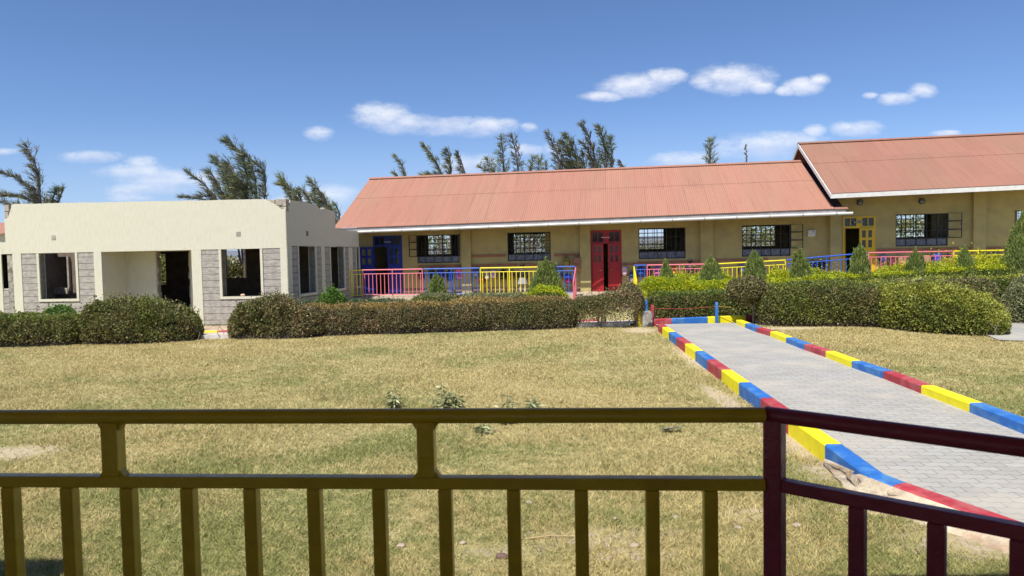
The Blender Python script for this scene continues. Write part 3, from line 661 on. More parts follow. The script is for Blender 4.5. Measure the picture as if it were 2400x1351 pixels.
# ------------------------------------------------------------------ backpacks on the hooks
cm_ = {}
def cloth(c, c2=None):
    k = (c, c2)
    if k not in cm_: cm_[k] = mat('bag_cloth_%d' % len(cm_), c, .75, .15, 20, .2, 60, col2=c2, c2scale=22)
    return cm_[k]
BAGS = [(987,632,655,14,(.03,.01,.015),None,(.12,.01,.015),'black and dark red backpack, leftmost on the hooks'),
 (1011,627,655,15,(.02,.035,.05),None,(.01,.012,.016),'dark teal backpack left of the navy one'),
 (1032,628,652,18,(.02,.03,.22),None,(.03,.03,.14),'bright navy backpack above the small conical shrub'),
 (1054,631,659,16,(.018,.025,.10),None,(.01,.012,.04),'dark navy backpack with hanging straps'),
 (1075,626,654,15,(.62,.10,.28),(.75,.25,.40),(.40,.08,.36),'pink backpack under the first window'),
 (1116,627,650,16,(.05,.10,.28),(.02,.03,.08),(.30,.32,.38),'patterned blue and grey backpack beside the pilaster'),
 (1128,649,665,14,(.55,.03,.03),(.10,.05,.05),(.45,.04,.03),'small red lunch bag hanging low on the wall'),
 (1142,632,657,13,(.66,.50,.55),(.08,.06,.07),(.8,.74,.6),'white and pink backpack behind the yellow railing'),
 (1156,631,652,16,(.62,.34,.50),(.75,.5,.62),(.5,.36,.6),'lilac pink backpack behind the yellow railing'),
 (1179,630,656,15,(.014,.012,.014),None,(.02,.018,.02),'plain black backpack left of the child'),
 (1201,632,654,13,(.05,.025,.02),(.3,.14,.13),(.10,.05,.04),'brown and black backpack closest to the child'),
 (1309,622,653,19,(.16,.20,.28),(.03,.04,.06),(.012,.014,.02),'blue grey backpack with a black pocket'),
 (1331,640,666,17,(.02,.06,.40),None,(.45,.03,.05),'bright blue backpack with a red pocket'),
 (1327,600,623,16,(.24,.19,.03),(.16,.12,.03),(.28,.22,.04),'olive yellow backpack on the upper hook board'),
 (1352,599,637,19,(.38,.19,.10),(.22,.11,.06),(.30,.15,.08),'large tan backpack on the upper hook board'),
 (1464,622,647,13,(.78,.60,.62),(.5,.2,.25),(.7,.5,.55),'white backpack with pink dots just right of the red door'),
 (1481,636,664,14,(.02,.07,.25),(.02,.02,.03),(.5,.4,.4),'blue and black backpack beside the blue corner post'),
 (1502,622,650,17,(.02,.05,.26),(.01,.02,.06),(.03,.07,.3),'deep blue backpack behind the short blue railing'),
 (1520,623,648,12,(.03,.012,.03),None,(.02,.01,.02),'dark plum backpack behind the pink post'),
 (1541,622,652,20,(.40,.08,.30),(.16,.09,.32),(.5,.14,.34),'purple and pink backpack left of the narrow conical shrub'),
 (1578,622,648,16,(.72,.20,.02),(.6,.08,.02),(.8,.36,.02),'orange backpack right of the narrow conical shrub'),
 (1738,614,641,14,(.14,.18,.26),None,(.2,.24,.32),'grey blue backpack behind the yellow sloping railing'),
 (1905,609,634,15,(.02,.03,.14),None,(.01,.012,.03),'navy backpack beside the ramp railing'),
 (1927,612,632,16,(.012,.012,.014),None,(.02,.02,.024),'black backpack left of the yellow door'),
 (2070,596,618,15,(.015,.03,.12),None,(.02,.035,.16),'dark blue backpack right of the yellow door'),
 (2092,606,624,16,(.10,.012,.04),None,(.14,.02,.05),'dark maroon backpack hanging low by the yellow door'),
 (2113,600,626,16,(.44,.27,.12),(.03,.02,.02),(.5,.3,.12),'sand coloured backpack with a black strap'),
 (2170,597,620,16,(.36,.26,.13),None,(.3,.22,.1),'khaki backpack right of the fourth conical shrub'),
 (2197,591,622,18,(.02,.04,.40),None,(.02,.05,.34),'royal blue backpack under the window of the taller block'),
 (2228,592,612,12,(.02,.015,.02),None,(.03,.02,.02),'black backpack beside the pink and yellow posts'),
 (2309,591,610,16,(.05,.02,.02),None,(.07,.03,.02),'dark brown backpack at the far right'),
 (2338,589,610,20,(.012,.012,.014),None,(.02,.02,.02),'black backpack left of the tallest conical shrub')]
for (px,y0,y1,wpx,c,c2,pk,lab) in BAGS:
    a, b_ = MF.at(px,y0,-.17), MF.at(px,y1,-.17); h = a.z-b_.z; wd = wpx*a.z*0+wpx/FPX*27.0
    t = MF.thing('backpack', lab, 'backpack', 'school bags hanging on the veranda wall'); t.location = MF.w(a.x,-.17,b_.z)
    mb = MB(); mb.ell((0,0,h*.46), wd/2, .10, h*.46, .62, 16, 10); mb.build('bag_body', cloth(c,c2), t)
    mb = MB(); mb.ell((0,-.09,h*.30), wd*.37, .05, h*.20, .6, 14, 8); mb.build('pocket', cloth(pk), t)
    mb = MB(); mb.tube([(-.03,0,h*.9),(-.02,.03,h*1.0),(0,.06,h*1.04),(.02,.03,h*1.0),(.03,0,h*.9)], .009, 6)
    mb.build('handle', cloth(c,c2), t)
    mb = MB(); [mb.tube([(s_*wd*.28,.07,h*.85),(s_*wd*.45,.09,h*.5),(s_*wd*.5,.07,h*.05),(s_*wd*.46,.03,-h*.12)], .011, 6) for s_ in (-1,1)]; mb.build('strap', cloth((.02,.02,.022)), t)
# ------------------------------------------------------------------ children
skinm = mat('dark_skin', (.10,.045,.028), .55, .05); hairm = mat('black_hair', (.008,.007,.007), .7)
def skin_mesh(verts, edges, rad, mats, name, parent, root=0, sub=2):
    me = bpy.data.meshes.new(name); me.from_pydata(verts, edges, []); o = bpy.data.objects.new(name, me); C.objects.link(o)
    m = o.modifiers.new('s','SKIN')
    for i, r_ in enumerate(rad): me.skin_vertices[0].data[i].radius = (r_, r_) if not isinstance(r_, tuple) else r_
    me.skin_vertices[0].data[root].use_root = True; m.use_smooth_shade = True
    u = o.modifiers.new('u','SUBSURF'); u.levels = sub; u.render_levels = sub
    dg = bpy.context.evaluated_depsgraph_get(); new = bpy.data.meshes.new_from_object(o.evaluated_get(dg)); bpy.data.objects.remove(o)
    new.name = name; o = bpy.data.objects.new(name, new); C.objects.link(o); new.materials.clear(); new.materials.append(mats)
    for p in new.polygons: p.use_smooth = True
    o.parent = parent; return o
def child(px, pyt, label, top, skirt, rz, yb=-.75, armup=.25, bend=0.0, f=FL1):
    p = MF.at(px, pyt, yb); H = p.z-f; t = MF.thing('person', label, 'person'); t.location = MF.w(p.x, yb, f); t.rotation_euler = (0,0,-MF.a+rz)
    k = H/1.15
    V = [(0,0,.56),(0,0,.70),(0,-.005,.84),(0,0,.93),(0,-.01,.99),(0,-.015,1.06),                      # pelvis..head
         (.075,0,.52),(.08,-.01,.30),(.08,.012,.06),(.08,-.07,.025),(-.075,0,.52),(-.085,.02,.30),(-.08,.03,.06),(-.08,-.05,.025),
         (.13,0,.87),(.17,-.03+bend,.70),(.15,-.13,.60),(.145,-.17,.57),(-.13,0,.87),(-.19,.02,.70),(-.17,-.07,.56),(-.165,-.10,.52)]
    E = [(0,1),(1,2),(2,3),(3,4),(4,5),(0,6),(6,7),(7,8),(8,9),(0,10),(10,11),(11,12),(12,13),(2,14),(14,15),(15,16),(16,17),(2,18),(18,19),(19,20),(20,21)]
    Rr = [.10,.095,(.11,.08),.038,.055,.075,.07,.045,.03,.03,.07,.045,.03,.03,.045,.035,.026,.022,.045,.035,.026,.022]
    skin_mesh([tuple(c*k for c in v) for v in V], E, Rr, skinm, 'body', t)
    for sx, hd in ((1,(.145,-.17,.57)),(-1,(-.165,-.10,.52))):                                           # hands: palm, four fingers and a thumb
        hb = MB(); bx_, by_, bz_ = hd; hb.ell((bx_,by_-.015,bz_-.02), .022, .014, .03, .8, 10, 6)
        for i, ln in enumerate((.032,.038,.035,.027)): hb.tube([(bx_-.015+.01*i,by_-.02,bz_-.04),(bx_-.015+.01*i,by_-.028,bz_-.045-ln*.6),(bx_-.015+.01*i,by_-.02,bz_-.045-ln)], [.005,.0045,.003], 6)
        hb.tube([(bx_-sx*.02,by_-.02,bz_-.02),(bx_-sx*.034,by_-.034,bz_-.035),(bx_-sx*.032,by_-.04,bz_-.05)], [.007,.006,.004], 6)
        hb.xf(Matrix.Scale(k,4)); o = hb.build('hand', skinm, t)
    fc = MB(); [fc.ell((s_*.028,-.083,1.065), .011,.006,.007,1,8,6) for s_ in (-1,1)]; fc.ell((0,-.095,1.045),.010,.012,.014,1,8,6); fc.ell((0,-.082,1.015),.02,.006,.006,1,8,6)
    [fc.ell((s_*.078,-.01,1.055), .008,.016,.022,1,8,6) for s_ in (-1,1)]; fc.xf(Matrix.Scale(k,4)); fc.build('face', skinm, t)
    hr = MB(); hr.ell((0,.006,1.085), .088,.092,.078,1,18,12); hr.xf(Matrix.Scale(k,4)); hr.build('hair', hairm, t)
    V2 = [(0,0,.60),(0,0,.74),(0,-.005,.85),(.14,0,.865),(.185,-.03+bend,.70),(.16,-.13,.61),(-.14,0,.865),(-.205,.02,.70),(-.18,-.07,.57)]
    skin_mesh([tuple(c*k for c in v) for v in V2], [(0,1),(1,2),(2,3),(3,4),(4,5),(2,6),(6,7),(7,8)], [(.145,.115),(.14,.11),(.13,.09),.06,.052,.042,.06,.052,.042], top, 'sweater', t)
    sk_ = MB(); n = 28; prof = [(.60,.12,.10),(.5,.15,.125),(.36,.19,.155)]
    vs = [(a*(1+.06*math.cos(9*2*PI*i/n)*(j/2))*math.cos(2*PI*i/n), b2*(1+.06*math.cos(9*2*PI*i/n)*(j/2))*math.sin(2*PI*i/n), z) for j,(z,a,b2) in enumerate(prof) for i in range(n)]
    sk_.add(vs, [(j*n+i, j*n+(i+1)%n, (j+1)*n+(i+1)%n, (j+1)*n+i) for j in range(2) for i in range(n)], 0, True); sk_.xf(Matrix.Scale(k,4)); sk_.build('skirt', skirt, t)
    so = MB(); [so.tube([(x*k,y1*k,.30*k),(x*k,(y1+y2)/2*k,.18*k),(x*k,y2*k,.07*k)], [.052*k,.047*k,.038*k], 12) for x,y1,y2 in ((.08,-.01,.012),(-.083,.02,.03))]; so.build('socks', mat('grey_socks',(.45,.44,.44),.8), t)
    sh = MB(); [sh.ell((x*k,(y)*k,.035*k), .042*k,.085*k,.036*k,.8,12,8) for x,y in ((.08,-.03),(-.08,-.01))]; sh.build('shoes', hairm, t)
child(1224, 617.5, 'child in a dark sweater, grey skirt and grey socks facing the wall of bags', mat('dark_sweater',(.012,.013,.02),.85,.1,10), mat('grey_skirt',(.33,.33,.36),.8,.1), PI+.15)
child(1617, 607.5, 'child with short black hair in a dark sweater behind the pink railing', mat('black_sweater',(.01,.01,.013),.85,.1,10), mat('navy_skirt',(.02,.025,.06),.8,.1), PI-.3, yb=-.8)
# ------------------------------------------------------------------ ground: one sheet, dry lawn, bare patches
BARE = [(*on_z(1420,1262,0)[:2],.75,.28),(*on_z(1180,1290,0)[:2],.45,.16),(*on_z(1500,1300,0)[:2],.5,.2),(*on_z(1765,1205,0)[:2],.42,.25),(*on_z(1880,1040,0)[:2],.36,.75),(*on_z(2000,1105,0)[:2],.55,.36),(*on_z(2120,1190,0)[:2],.5,.22),
        (*on_z(30,1062,0)[:2],.55,.35),(*on_z(1640,850,0)[:2],.25,2.2),(*on_z(500,812,0)[:2],.9,.45),(*on_z(1500,775,0)[:2],.5,.8),(*on_z(2330,1270,0)[:2],.7,.35),(*on_z(1850,770,0)[:2],1.2,.4),
        (*on_z(1700,940,0)[:2],.18,1.4),(*on_z(900,1255,0)[:2],.2,.15)]
def lawn_mat(name, blade):
    m = bpy.data.materials.new(name); m.use_nodes = True; t = m.node_tree; t.nodes.clear(); b = NB(t)
    g = b.n('ShaderNodeNewGeometry'); pos = g.outputs['Position']; flat = b.scalev(pos, (1,1,0))
    straw, straw2, green, soil = (.555,.48,.235), (.455,.385,.175), (.275,.295,.10), (.60,.48,.34)
    n1 = b.noise(flat, .55, 6, .62, dist=.4); n2 = b.noise(flat, 2.6, 5, .65); n3 = b.noise(flat, 9, 4, .6)
    c = b.mix(b.ss(n2, .35, .65), straw, straw2); sepy = b.n('ShaderNodeSeparateXYZ'); b.l(pos, sepy.inputs[0])
    n0 = b.noise(flat, .16, 3, .5); c = b.mix(b.ss(n0, .45, .6, 0, .6), c, (.54,.44,.205))
    f = b.m('ADD', b.m('ADD', b.m('MULTIPLY', n1, .6), b.m('MULTIPLY', n3, .4)), b.ss(n0, .35, .65, .045, -.05))
    c = b.mix(b.ss(b.m('ADD', f, b.ss(sepy.outputs[1], 13.0, 4.0, -.035, .025)), .46, .62, 0, .9), c, green)
    sp = b.n('ShaderNodeSeparateXYZ'); b.l(pos, sp.inputs[0]); mk = None
    for (x,y,rx,ry) in BARE:
        wgt = .45 if (y < 5.6 and x < 2.2) or (y > 14 and x < -2) else 1.0
        e1 = b.m('DIVIDE', b.m('SUBTRACT', sp.outputs[0], x), rx); e2 = b.m('DIVIDE', b.m('SUBTRACT', sp.outputs[1], y), ry)
        q_ = b.m('SUBTRACT', wgt, b.m('ADD', b.m('MULTIPLY', e1, e1), b.m('MULTIPLY', e2, e2))); mk = q_ if mk is None else b.m('MAXIMUM', mk, q_)
    bare = b.ss(b.m('ADD', b.m('MAXIMUM', mk, -2.0), b.m('MULTIPLY', b.m('SUBTRACT', n3, .5), 5.5)), -.1, 1.3)
    if not blade:
        c = b.mix(b.ss(n3, .4, .7, 0, .5), c, (.22,.17,.09))
        c = b.mix(bare, c, soil)
        # the country beyond the school is a duller olive
        far = b.ss(sp.outputs[1], 34, 60); c = b.mix(far, c, (.20,.17,.10))
    else:
        c = b.mix(b.m('MULTIPLY', bare, .5), c, (.62,.50,.30))
        v = b.ss(g.outputs['Random Per Island'], 0, 1, .72, 1.34); c = b.mix(1.0, c, tocol(b, v), 'MULTIPLY')
    p = b.n('ShaderNodeBsdfPrincipled'); b.l(c, p.inputs[0]); p.inputs['Roughness'].default_value = .9 if not blade else .6; p.inputs['Specular IOR Level'].default_value = .15
    sh = p.outputs[0]
    if blade:
        tr = b.n('ShaderNodeBsdfTranslucent'); b.l(c, tr.inputs[0]); mx = b.n('ShaderNodeMixShader'); mx.inputs[0].default_value = .3; b.l(sh, mx.inputs[1]); b.l(tr.outputs[0], mx.inputs[2]); sh = mx.outputs[0]
    else:
        bn = b.n('ShaderNodeBump'); bn.inputs['Strength'].default_value = .9; bn.inputs['Distance'].default_value = .04
        b.l(b.m('ADD', b.noise(flat, 28, 6, .7), b.m('MULTIPLY', n3, .8)), bn.inputs['Height']); b.l(bn.outputs[0], p.inputs['Normal'])
    o = b.n('ShaderNodeOutputMaterial'); b.l(sh, o.inputs[0]); return m
gm = MB(); E = 2600
gm.add([(-E,-E,0),(E,-E,0),(E,E,0),(-E,E,0)], [(0,1,2,3)]); struct(gm.build('ground', lawn_mat('dry_lawn_ground', False)))
# ------------------------------------------------------------------ paved path and its painted kerbs
pav = bpy.data.materials.new('grey_interlocking_pavers'); pav.use_nodes = True
def paver_nodes():
    t = pav.node_tree; t.nodes.clear(); b = NB(t); g = b.n('ShaderNodeNewGeometry'); pos = g.outputs['Position']
    rot = b.n('ShaderNodeVectorRotate', rotation_type='Z_AXIS'); b.l(pos, rot.inputs[0]); rot.inputs['Angle'].default_value = R_(6)
    wv = b.n('ShaderNodeVectorMath', operation='ADD'); b.l(rot.outputs[0], wv.inputs[0])
    sp = b.n('ShaderNodeSeparateXYZ'); b.l(rot.outputs[0], sp.inputs[0])
    zig = b.m('MULTIPLY', b.m('PINGPONG', sp.outputs[0], .055), .5); cb = b.n('ShaderNodeCombineXYZ'); b.l(zig, cb.inputs[1]); b.l(cb.outputs[0], wv.inputs[1])
    br = b.n('ShaderNodeTexBrick'); b.l(wv.outputs[0], br.inputs[0]); br.inputs['Scale'].default_value = 1; br.inputs['Brick Width'].default_value = .22; br.inputs['Row Height'].default_value = .11
    br.inputs['Mortar Size'].default_value = .004; br.inputs['Mortar Smooth'].default_value = .3; br.inputs['Bias'].default_value = 0
    br.inputs['Color1'].default_value = (.41,.40,.365,1); br.inputs['Color2'].default_value = (.35,.335,.305,1); br.inputs['Mortar'].default_value = (.20,.18,.15,1)
    c = b.mix(b.ss(b.noise(pos, 1.1, 6, .6), .42, .7, 0, .65), br.outputs[0], (.50,.45,.37))
    c = b.mix(b.ss(b.noise(pos, 14, 5, .7), .60, .72, 0, .6), c, (.17,.15,.12))
    p = b.n('ShaderNodeBsdfPrincipled'); b.l(c, p.inputs[0]); p.inputs['Roughness'].default_value = .85
    bn = b.n('ShaderNodeBump'); bn.inputs['Strength'].default_value = .6; bn.inputs['Distance'].default_value = .012
    b.l(b.m('SUBTRACT', b.m('MULTIPLY', b.noise(pos, 60, 3), .3), br.outputs['Fac']), bn.inputs['Height']); b.l(bn.outputs[0], p.inputs['Normal'])
    o = b.n('ShaderNodeOutputMaterial'); b.l(p.outputs[0], o.inputs[0])
paver_nodes()
KZ, PZ = .18, .07
LK = [(1553,750),(1568,767),(1595,779),(1614,792),(1636,806),(1649,822),(1673,840),(1707,865),(1751,895),(1805,933),(1882,983),(1976,1041)]
Lw = [on_z(x,y,KZ) for x,y in LK]
# the kerb is straight: fit a line, keep the block spacing
A_, B_ = Lw[1], Lw[-1]; dL = (B_-A_).normalized(); nL = Vector((-dL.y, dL.x, 0))     # nL points right->? fixed below
if nL.x > 0: nL = -nL                                                                  # outward = left (lawn side)
RK = [(1725,750),(1746,758),(1773,768),(1805,777),(1842,791),(1885,807),(1935,823),(1996,846),(2070,870),(2159,903),(2272,944),(2415,998),(2600,1070)]
Rw = [on_z(x,y,KZ) for x,y in RK]
kred, kyel, kblu = mat('red_kerb_paint',(.42,.035,.05),.7,.18,6,.2,30,col2=(.46,.10,.10),c2scale=4), mat('yellow_kerb_paint',(.93,.80,.012),.65,.10,6,.2,30), mat('blue_kerb_paint',(.022,.15,.50),.65,.16,6,.2,30,col2=(.07,.22,.50),c2scale=4)
kc = {'r': kred, 'y': kyel, 'b': kblu}; kn = {'r':'red','y':'yellow','b':'blue'}
def kerb(pts, outw, cols, label, w=.16, z0=-.05, ztop=None):
    t = thing('painted_kerb', label, 'kerb', (pts[0].x, pts[0].y, 0)); o0 = Vector((pts[0].x, pts[0].y, 0))
    ztop = ztop or [KZ]*len(pts)
    for i, c in enumerate(cols):
        a, b_ = pts[i]-o0, pts[i+1]-o0; oa, ob = outw[i]*w, outw[i+1]*w; za, zb = ztop[i], ztop[i+1]
        d = (b_-a).normalized()*.0015; mb = MB()
        lo = [a+d, b_-d, b_-d+ob, a+d+oa]; ch = .015
        ring = [[(p.x,p.y,z0) for p in lo]]
        zs = [za,zb,zb,za]
        ring.append([(p.x,p.y,z-ch) for p,z in zip(lo,zs)])
        ins = [lo[0]+oa.normalized()*ch, lo[1]+ob.normalized()*ch, lo[2]-ob.normalized()*ch, lo[3]-oa.normalized()*ch]
        ring.append([(p.x,p.y,z) for p,z in zip(ins,zs)])
        vs = sum(ring, []); fs = [(8,9,10,11),(3,2,1,0)]+[(r_*4+k,r_*4+(k+1)%4,r_*4+4+(k+1)%4,r_*4+4+k) for r_ in range(2) for k in range(4)]
        mb.add(vs, fs); o = mb.build('kerb_block', kc[c], t); o['label'] = kn[c]+' painted kerb block'
    return t
bl = (Lw[11]-Lw[1]).length/10
LP = [A_-dL*(.75)]+[A_+dL*bl*i for i in range(11)]
cl = ['r','y','b','r','y','b','r','y','b','r','y']
kerb(LP, [nL]*12, cl, 'long painted kerb of red, yellow and blue blocks along the left side of the paved path')
# its near end curves right and sinks to the level of the ramp
e0 = LP[-1]; e1 = on_z(2074,1110,.155); e2 = on_z(2125,1130,.14); e3 = on_z(2330,1198,.12); e4 = on_z(2520,1262,.11)
n2 = Vector((-(e3-e2).y,(e3-e2).x,0)).normalized(); n2 = n2 if n2.y < 0 else -n2
kerb([e0,e1,e2,e3,e4],[nL,(nL+n2*.6).normalized()*1.0,n2,n2,n2],['b','b','r','r'],'near end of the left kerb, blue then red, bending right and sinking into the ground',ztop=[KZ,.155,.14,.115,.1])
dR = (Rw[-1]-Rw[1]).normalized(); nR = Vector((dR.y,-dR.x,0)); nR = nR if nR.x > 0 else -nR
outR = []
for i in range(len(Rw)):
    d_ = (Rw[min(i+1,len(Rw)-1)]-Rw[max(i-1,0)]).normalized(); n_ = Vector((d_.y,-d_.x,0)); outR.append(n_ if n_.x > 0 else -n_)
kerb(Rw, outR, ['y','b','r','y','b','r','y','b','r','y','b','b'], 'painted kerb of blue, red and yellow blocks along the right side of the paved path')
XK = [(1527,749),(1574,747),(1660,744),(1748,740),(1850,737),(1950,733)]
Xw = [on_z(x,y,KZ+.02) for x,y in XK]; Xw = [Vector((p.x, Xw[0].y+(Xw[3].y-Xw[0].y)*(p.x-Xw[0].x)/(Xw[3].x-Xw[0].x), 0)) for p in Xw]
kerb(Xw, [Vector((0,1,0))]*6, ['r','b','y','r','b'], 'cross kerb of red, blue and yellow blocks below the dark hedge at the head of the path', ztop=[KZ+.02]*6)
# paved surfaces (one sheet each)
hd = Xw[0].y
pa = [(LP[0].x,LP[0].y)]+[(p.x,p.y) for p in LP[1:]]+[(e1.x,e1.y),(e2.x,e2.y),(e3.x,e3.y),(e4.x,e4.y),(3.0,1.5),(12,1.5)]
pb = [(p.x,p.y) for p in reversed(Rw)]
poly = pa + [(9.5,Rw[-1].y-.8)] + pb + [(Rw[0].x+.4,hd-.02),(Xw[0].x+.1,hd-.02)]
ps = MB(); ps.add([(x,y,PZ) for x,y in poly], [tuple(range(len(poly)))]); struct(ps.build('paved_path', pav))
# side apron: pale mortar where the path was edged near the veranda
kin = [(e0,nL,.05),(e1,(nL+n2*.6).normalized(),.142),(e2,n2,.128),(e3,n2,.102),(e4,n2,.088)]
inn = []; out_ = []; ops2 = [on_z(*q_,0) for q_ in ((1915,1085),(1985,1150),(2060,1196),(2285,1275),(2480,1345))]
for i in range(4):
    for k in range(8):
        u = k/8; inn.append((kin[i][0]+kin[i][1]*.158).lerp(kin[i+1][0]+kin[i+1][1]*.158,u)); inn[-1].z = kin[i][2]*(1-u)+kin[i+1][2]*u; out_.append(ops2[i].lerp(ops2[i+1],u))
apts = inn[:]+out_[::-1]; ap = MB(); rr = random.Random(9); nr = 6; na = len(inn); vs = []
for r_ in range(nr+1):
    for i in range(na):
        u = r_/nr; p = inn[i].lerp(out_[i],u); z = inn[i].z*(1-u)**1.3-.012*u+(rr.uniform(-.006,.006) if 0 < r_ else 0); vs.append((p.x+(rr.uniform(-.03,.03) if r_ else 0),p.y+(rr.uniform(-.02,.02) if r_ else 0),z))
ap.add(vs,[(r_*na+i+1,r_*na+i,(r_+1)*na+i,(r_+1)*na+i+1) for r_ in range(nr) for i in range(na-1)],0,True)
struct(ap.build('mortar_apron', mat('pale_mortar',(.64,.54,.40),.95,.25,6,.9,30,col2=(.46,.33,.22),c2scale=2.2)))
# cross path in front of the hedged classrooms, glimpsed through the gap at the left and the foot of the hedges
def zl(x): return 17.6+(x+7.5)*.105
cp = MB(); cp.add([(-13,zl(-13),PZ-.01),(LP[0].x-.2,zl(LP[0].x),PZ-.01),(LP[0].x-.2,zl(LP[0].x)+.95,PZ-.01),(-13,zl(-13)+.95,PZ-.01)],[(0,1,2,3)]); cp.build('cross_path', mat('pale_pavement',(.60,.50,.42),.9,.15,5,.3))
struct(bpy.data.objects['cross_path'])
ck = []; x = -12.9
while x < LP[0].x-.9: ck.append(Vector((x, zl(x)+.97, 0))); x += 1.02
kerb(ck, [Vector((0,1,0))]*len(ck), [('b','y','r')[i%3] for i in range(len(ck)-1)], 'low faded kerb of red, blue and yellow blocks behind the brown hedges', ztop=[.10]*len(ck))
fk = MB(); fk.hexa([(-13,zl(-13)-.12,-.05),(3.1,zl(3.1)-.12,-.05),(3.1,zl(3.1),-.05),(-13,zl(-13),-.05),(-13,zl(-13)-.12,.11),(3.1,zl(3.1)-.12,.11),(3.1,zl(3.1),.11),(-13,zl(-13),.11)])
struct(fk.build('path_edging', mat('pale_edging',(.62,.58,.55),.9,.2,5,.3)))
# right hand path with its kerb
rp = [on_z(x,y,.03) for x,y in ((2290,750),(2500,742),(2700,840),(2480,812),(2400,799),(2340,797),(2300,780))]
o = MB().add([(p.x,p.y,.03) for p in rp],[tuple(range(len(rp)))]).build('side_path', pav); struct(o)
rk = [on_z(x,y,.12) for x,y in ((2290,742),(2362,742.5),(2378,743.5),(2440,748),(2520,755))]
kerb([Vector((p.x,p.y,0)) for p in rk],[Vector((.1,1,0))]*5,['y','b','r','b'],'short kerb, blue then red, at the right edge beyond the largest round hedge',w=.14,ztop=[.14]*5)
# concrete stump and posts at the head of the path, with strings
def solo(mb, name, m, label, cat, loc=(0,0,0), group=None, rz=0):
    o = mb.build(name, m); o.location = loc; o.rotation_euler = (0,0,rz); return tag(o, label, cat, group)
def post(px, pyb, pyt, yw, m, lab, r=.045, base=None):
    a = on_y(px,pyb,yw); b_ = on_y(px,pyt,yw); z0 = 0 if base is None else base
    mb = MB(); mb.bbox(-r,r,-r,r,0,b_.z-z0,.006); return solo(mb,'marker_post',m,lab,'post',(a.x,yw,z0),'painted posts at the head of the path')
post(1515,733,704,18.4,kblu,'thin blue post on the mossy concrete stump',.028,.42)
post(1529,745,715,hd+.08,kred,'red post at the left corner of the path head',.036,.1)
post(1679.5,738,709,hd+.25,kblu,'blue post in front of the dark hedge behind the path',.036,.0)
p0 = on_y(1516,740,18.35); mb = MB(); mb.bbox(-.13,.13,-.12,.12,0,.42,.02); solo(mb,'concrete_stump',mat('mossy_concrete',(.36,.33,.30),.95,.4,14,.8,30,col2=(.06,.05,.045),c2scale=5),'stained concrete stump at the hedge end beside the red kerb','stump',(p0.x,18.35,0))
p1 = on_y(1499,740,18.45); mb = MB(); mb.bbox(-.06,.06,-.06,.06,0,.36,.01); solo(mb,'marker_post',kyel,'short yellow post half hidden by the sparse hedge beside the stump','post',(p1.x,18.45,0))
def string(pa_, pb_, m, lab):
    mb = MB(); mid = (pa_+pb_)/2-Vector((0,0,.03)); mb.tube([pa_,mid,pb_],.006,6); solo(mb,'string',m,lab,'string')
a = on_y(1532,724,hd+.1); b_ = on_y(1679,719,hd+.25); string(a,b_,mat('red_string',(.4,.06,.05),.8),'faded red string from the red post to the blue post')
c_ = on_y(1762,718,hd+.25); string(b_,c_,mat('yellow_string',(.55,.42,.08),.8),'yellow string from the blue post to the small hedge tree')
# ------------------------------------------------------------------ the veranda the photograph is taken from
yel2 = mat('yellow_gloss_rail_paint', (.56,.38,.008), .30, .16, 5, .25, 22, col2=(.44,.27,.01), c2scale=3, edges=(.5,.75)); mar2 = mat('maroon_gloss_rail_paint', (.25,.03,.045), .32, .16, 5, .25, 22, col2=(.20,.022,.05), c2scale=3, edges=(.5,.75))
ZT, ZM, ZB = EYE-.392, EYE-.558, EYE-1.36
def fore_rail(a, b_, m, label, bal, shorts, posts):
    d = (b_-a); L = d.length; d.normalize(); n_ = Vector((-d.y,d.x,0)); t = thing('railing', label, 'railing', (a.x,a.y,0), math.atan2(d.y,d.x))
    mb = MB(); mb.tube([(-.02,0,ZT),(L,0,ZT)], .0185, 20); mb.build('top_rail', m, t)
    for nm, z in (('mid_rail',ZM),('bottom_rail',ZB)):
        mb = MB(); mb.bbox(-.02,L,-.016,.016,z-.015,z+.015,.004); mb.build(nm, m, t)
    me = None
    for s in bal:
        mb = MB(); mb.bbox(-.0165,.0165,-.0165,.0165,ZB+.015,ZM-.015,.0035)
        if me is None: o = mb.build('baluster', m, t); me = o.data
        else: o = bpy.data.objects.new('baluster', me); C.objects.link(o); o.parent = t
        o.location = (s,0,0)
    for s in shorts:
        mb = MB(); mb.bbox(s-.0215,s+.0215,-.02,.02,ZM+.015,ZT-.012,.004)
        for z0_, z1_, w0_, w1_ in ((ZT-.034,ZT-.015,.0215,.034),(ZM+.032,ZM+.014,.0215,.034)):   # weld flare
            q8 = [(s-w0_,-.012,z0_),(s+w0_,-.012,z0_),(s+w0_,.012,z0_),(s-w0_,.012,z0_),(s-w1_,-.012,z1_),(s+w1_,-.012,z1_),(s+w1_,.012,z1_),(s-w1_,.012,z1_)]; mb.hexa(q8)
        mb.build('stub_post', m, t)
    for s in posts:
        mb = MB(); mb.bbox(s-.0215,s+.0215,-.0215,.0215,-.5,ZT-.008,.005); mb.build('post', mar2, t)
    return t
Pz = lambda px, py, z: on_z(px, py, z)
fa_ = Pz(0,978,ZT); fb_ = Pz(1000,973,ZT); fc_ = Pz(1815,973,ZT); fd_ = Pz(2400,1050,ZT)
dl = (fc_-fa_).normalized(); a0 = fa_ - dl*1.15; LL = (fc_-a0).length
def s_at(px, py, z, base, d):                                # distance along the rail line where this column of the picture meets it
    nrm_ = Vector((-d.y,d.x,0)); r_ = ray(px,py); c_ = Vector((0,0,EYE)); tt = (base-c_).dot(nrm_)/r_.dot(nrm_); return (c_+r_*tt-base).dot(d)
bal = [s_at(px,1150,0,a0,dl) for px in (26,163,302,443,590,738,890,1044,1204,1362,1528,1664)]
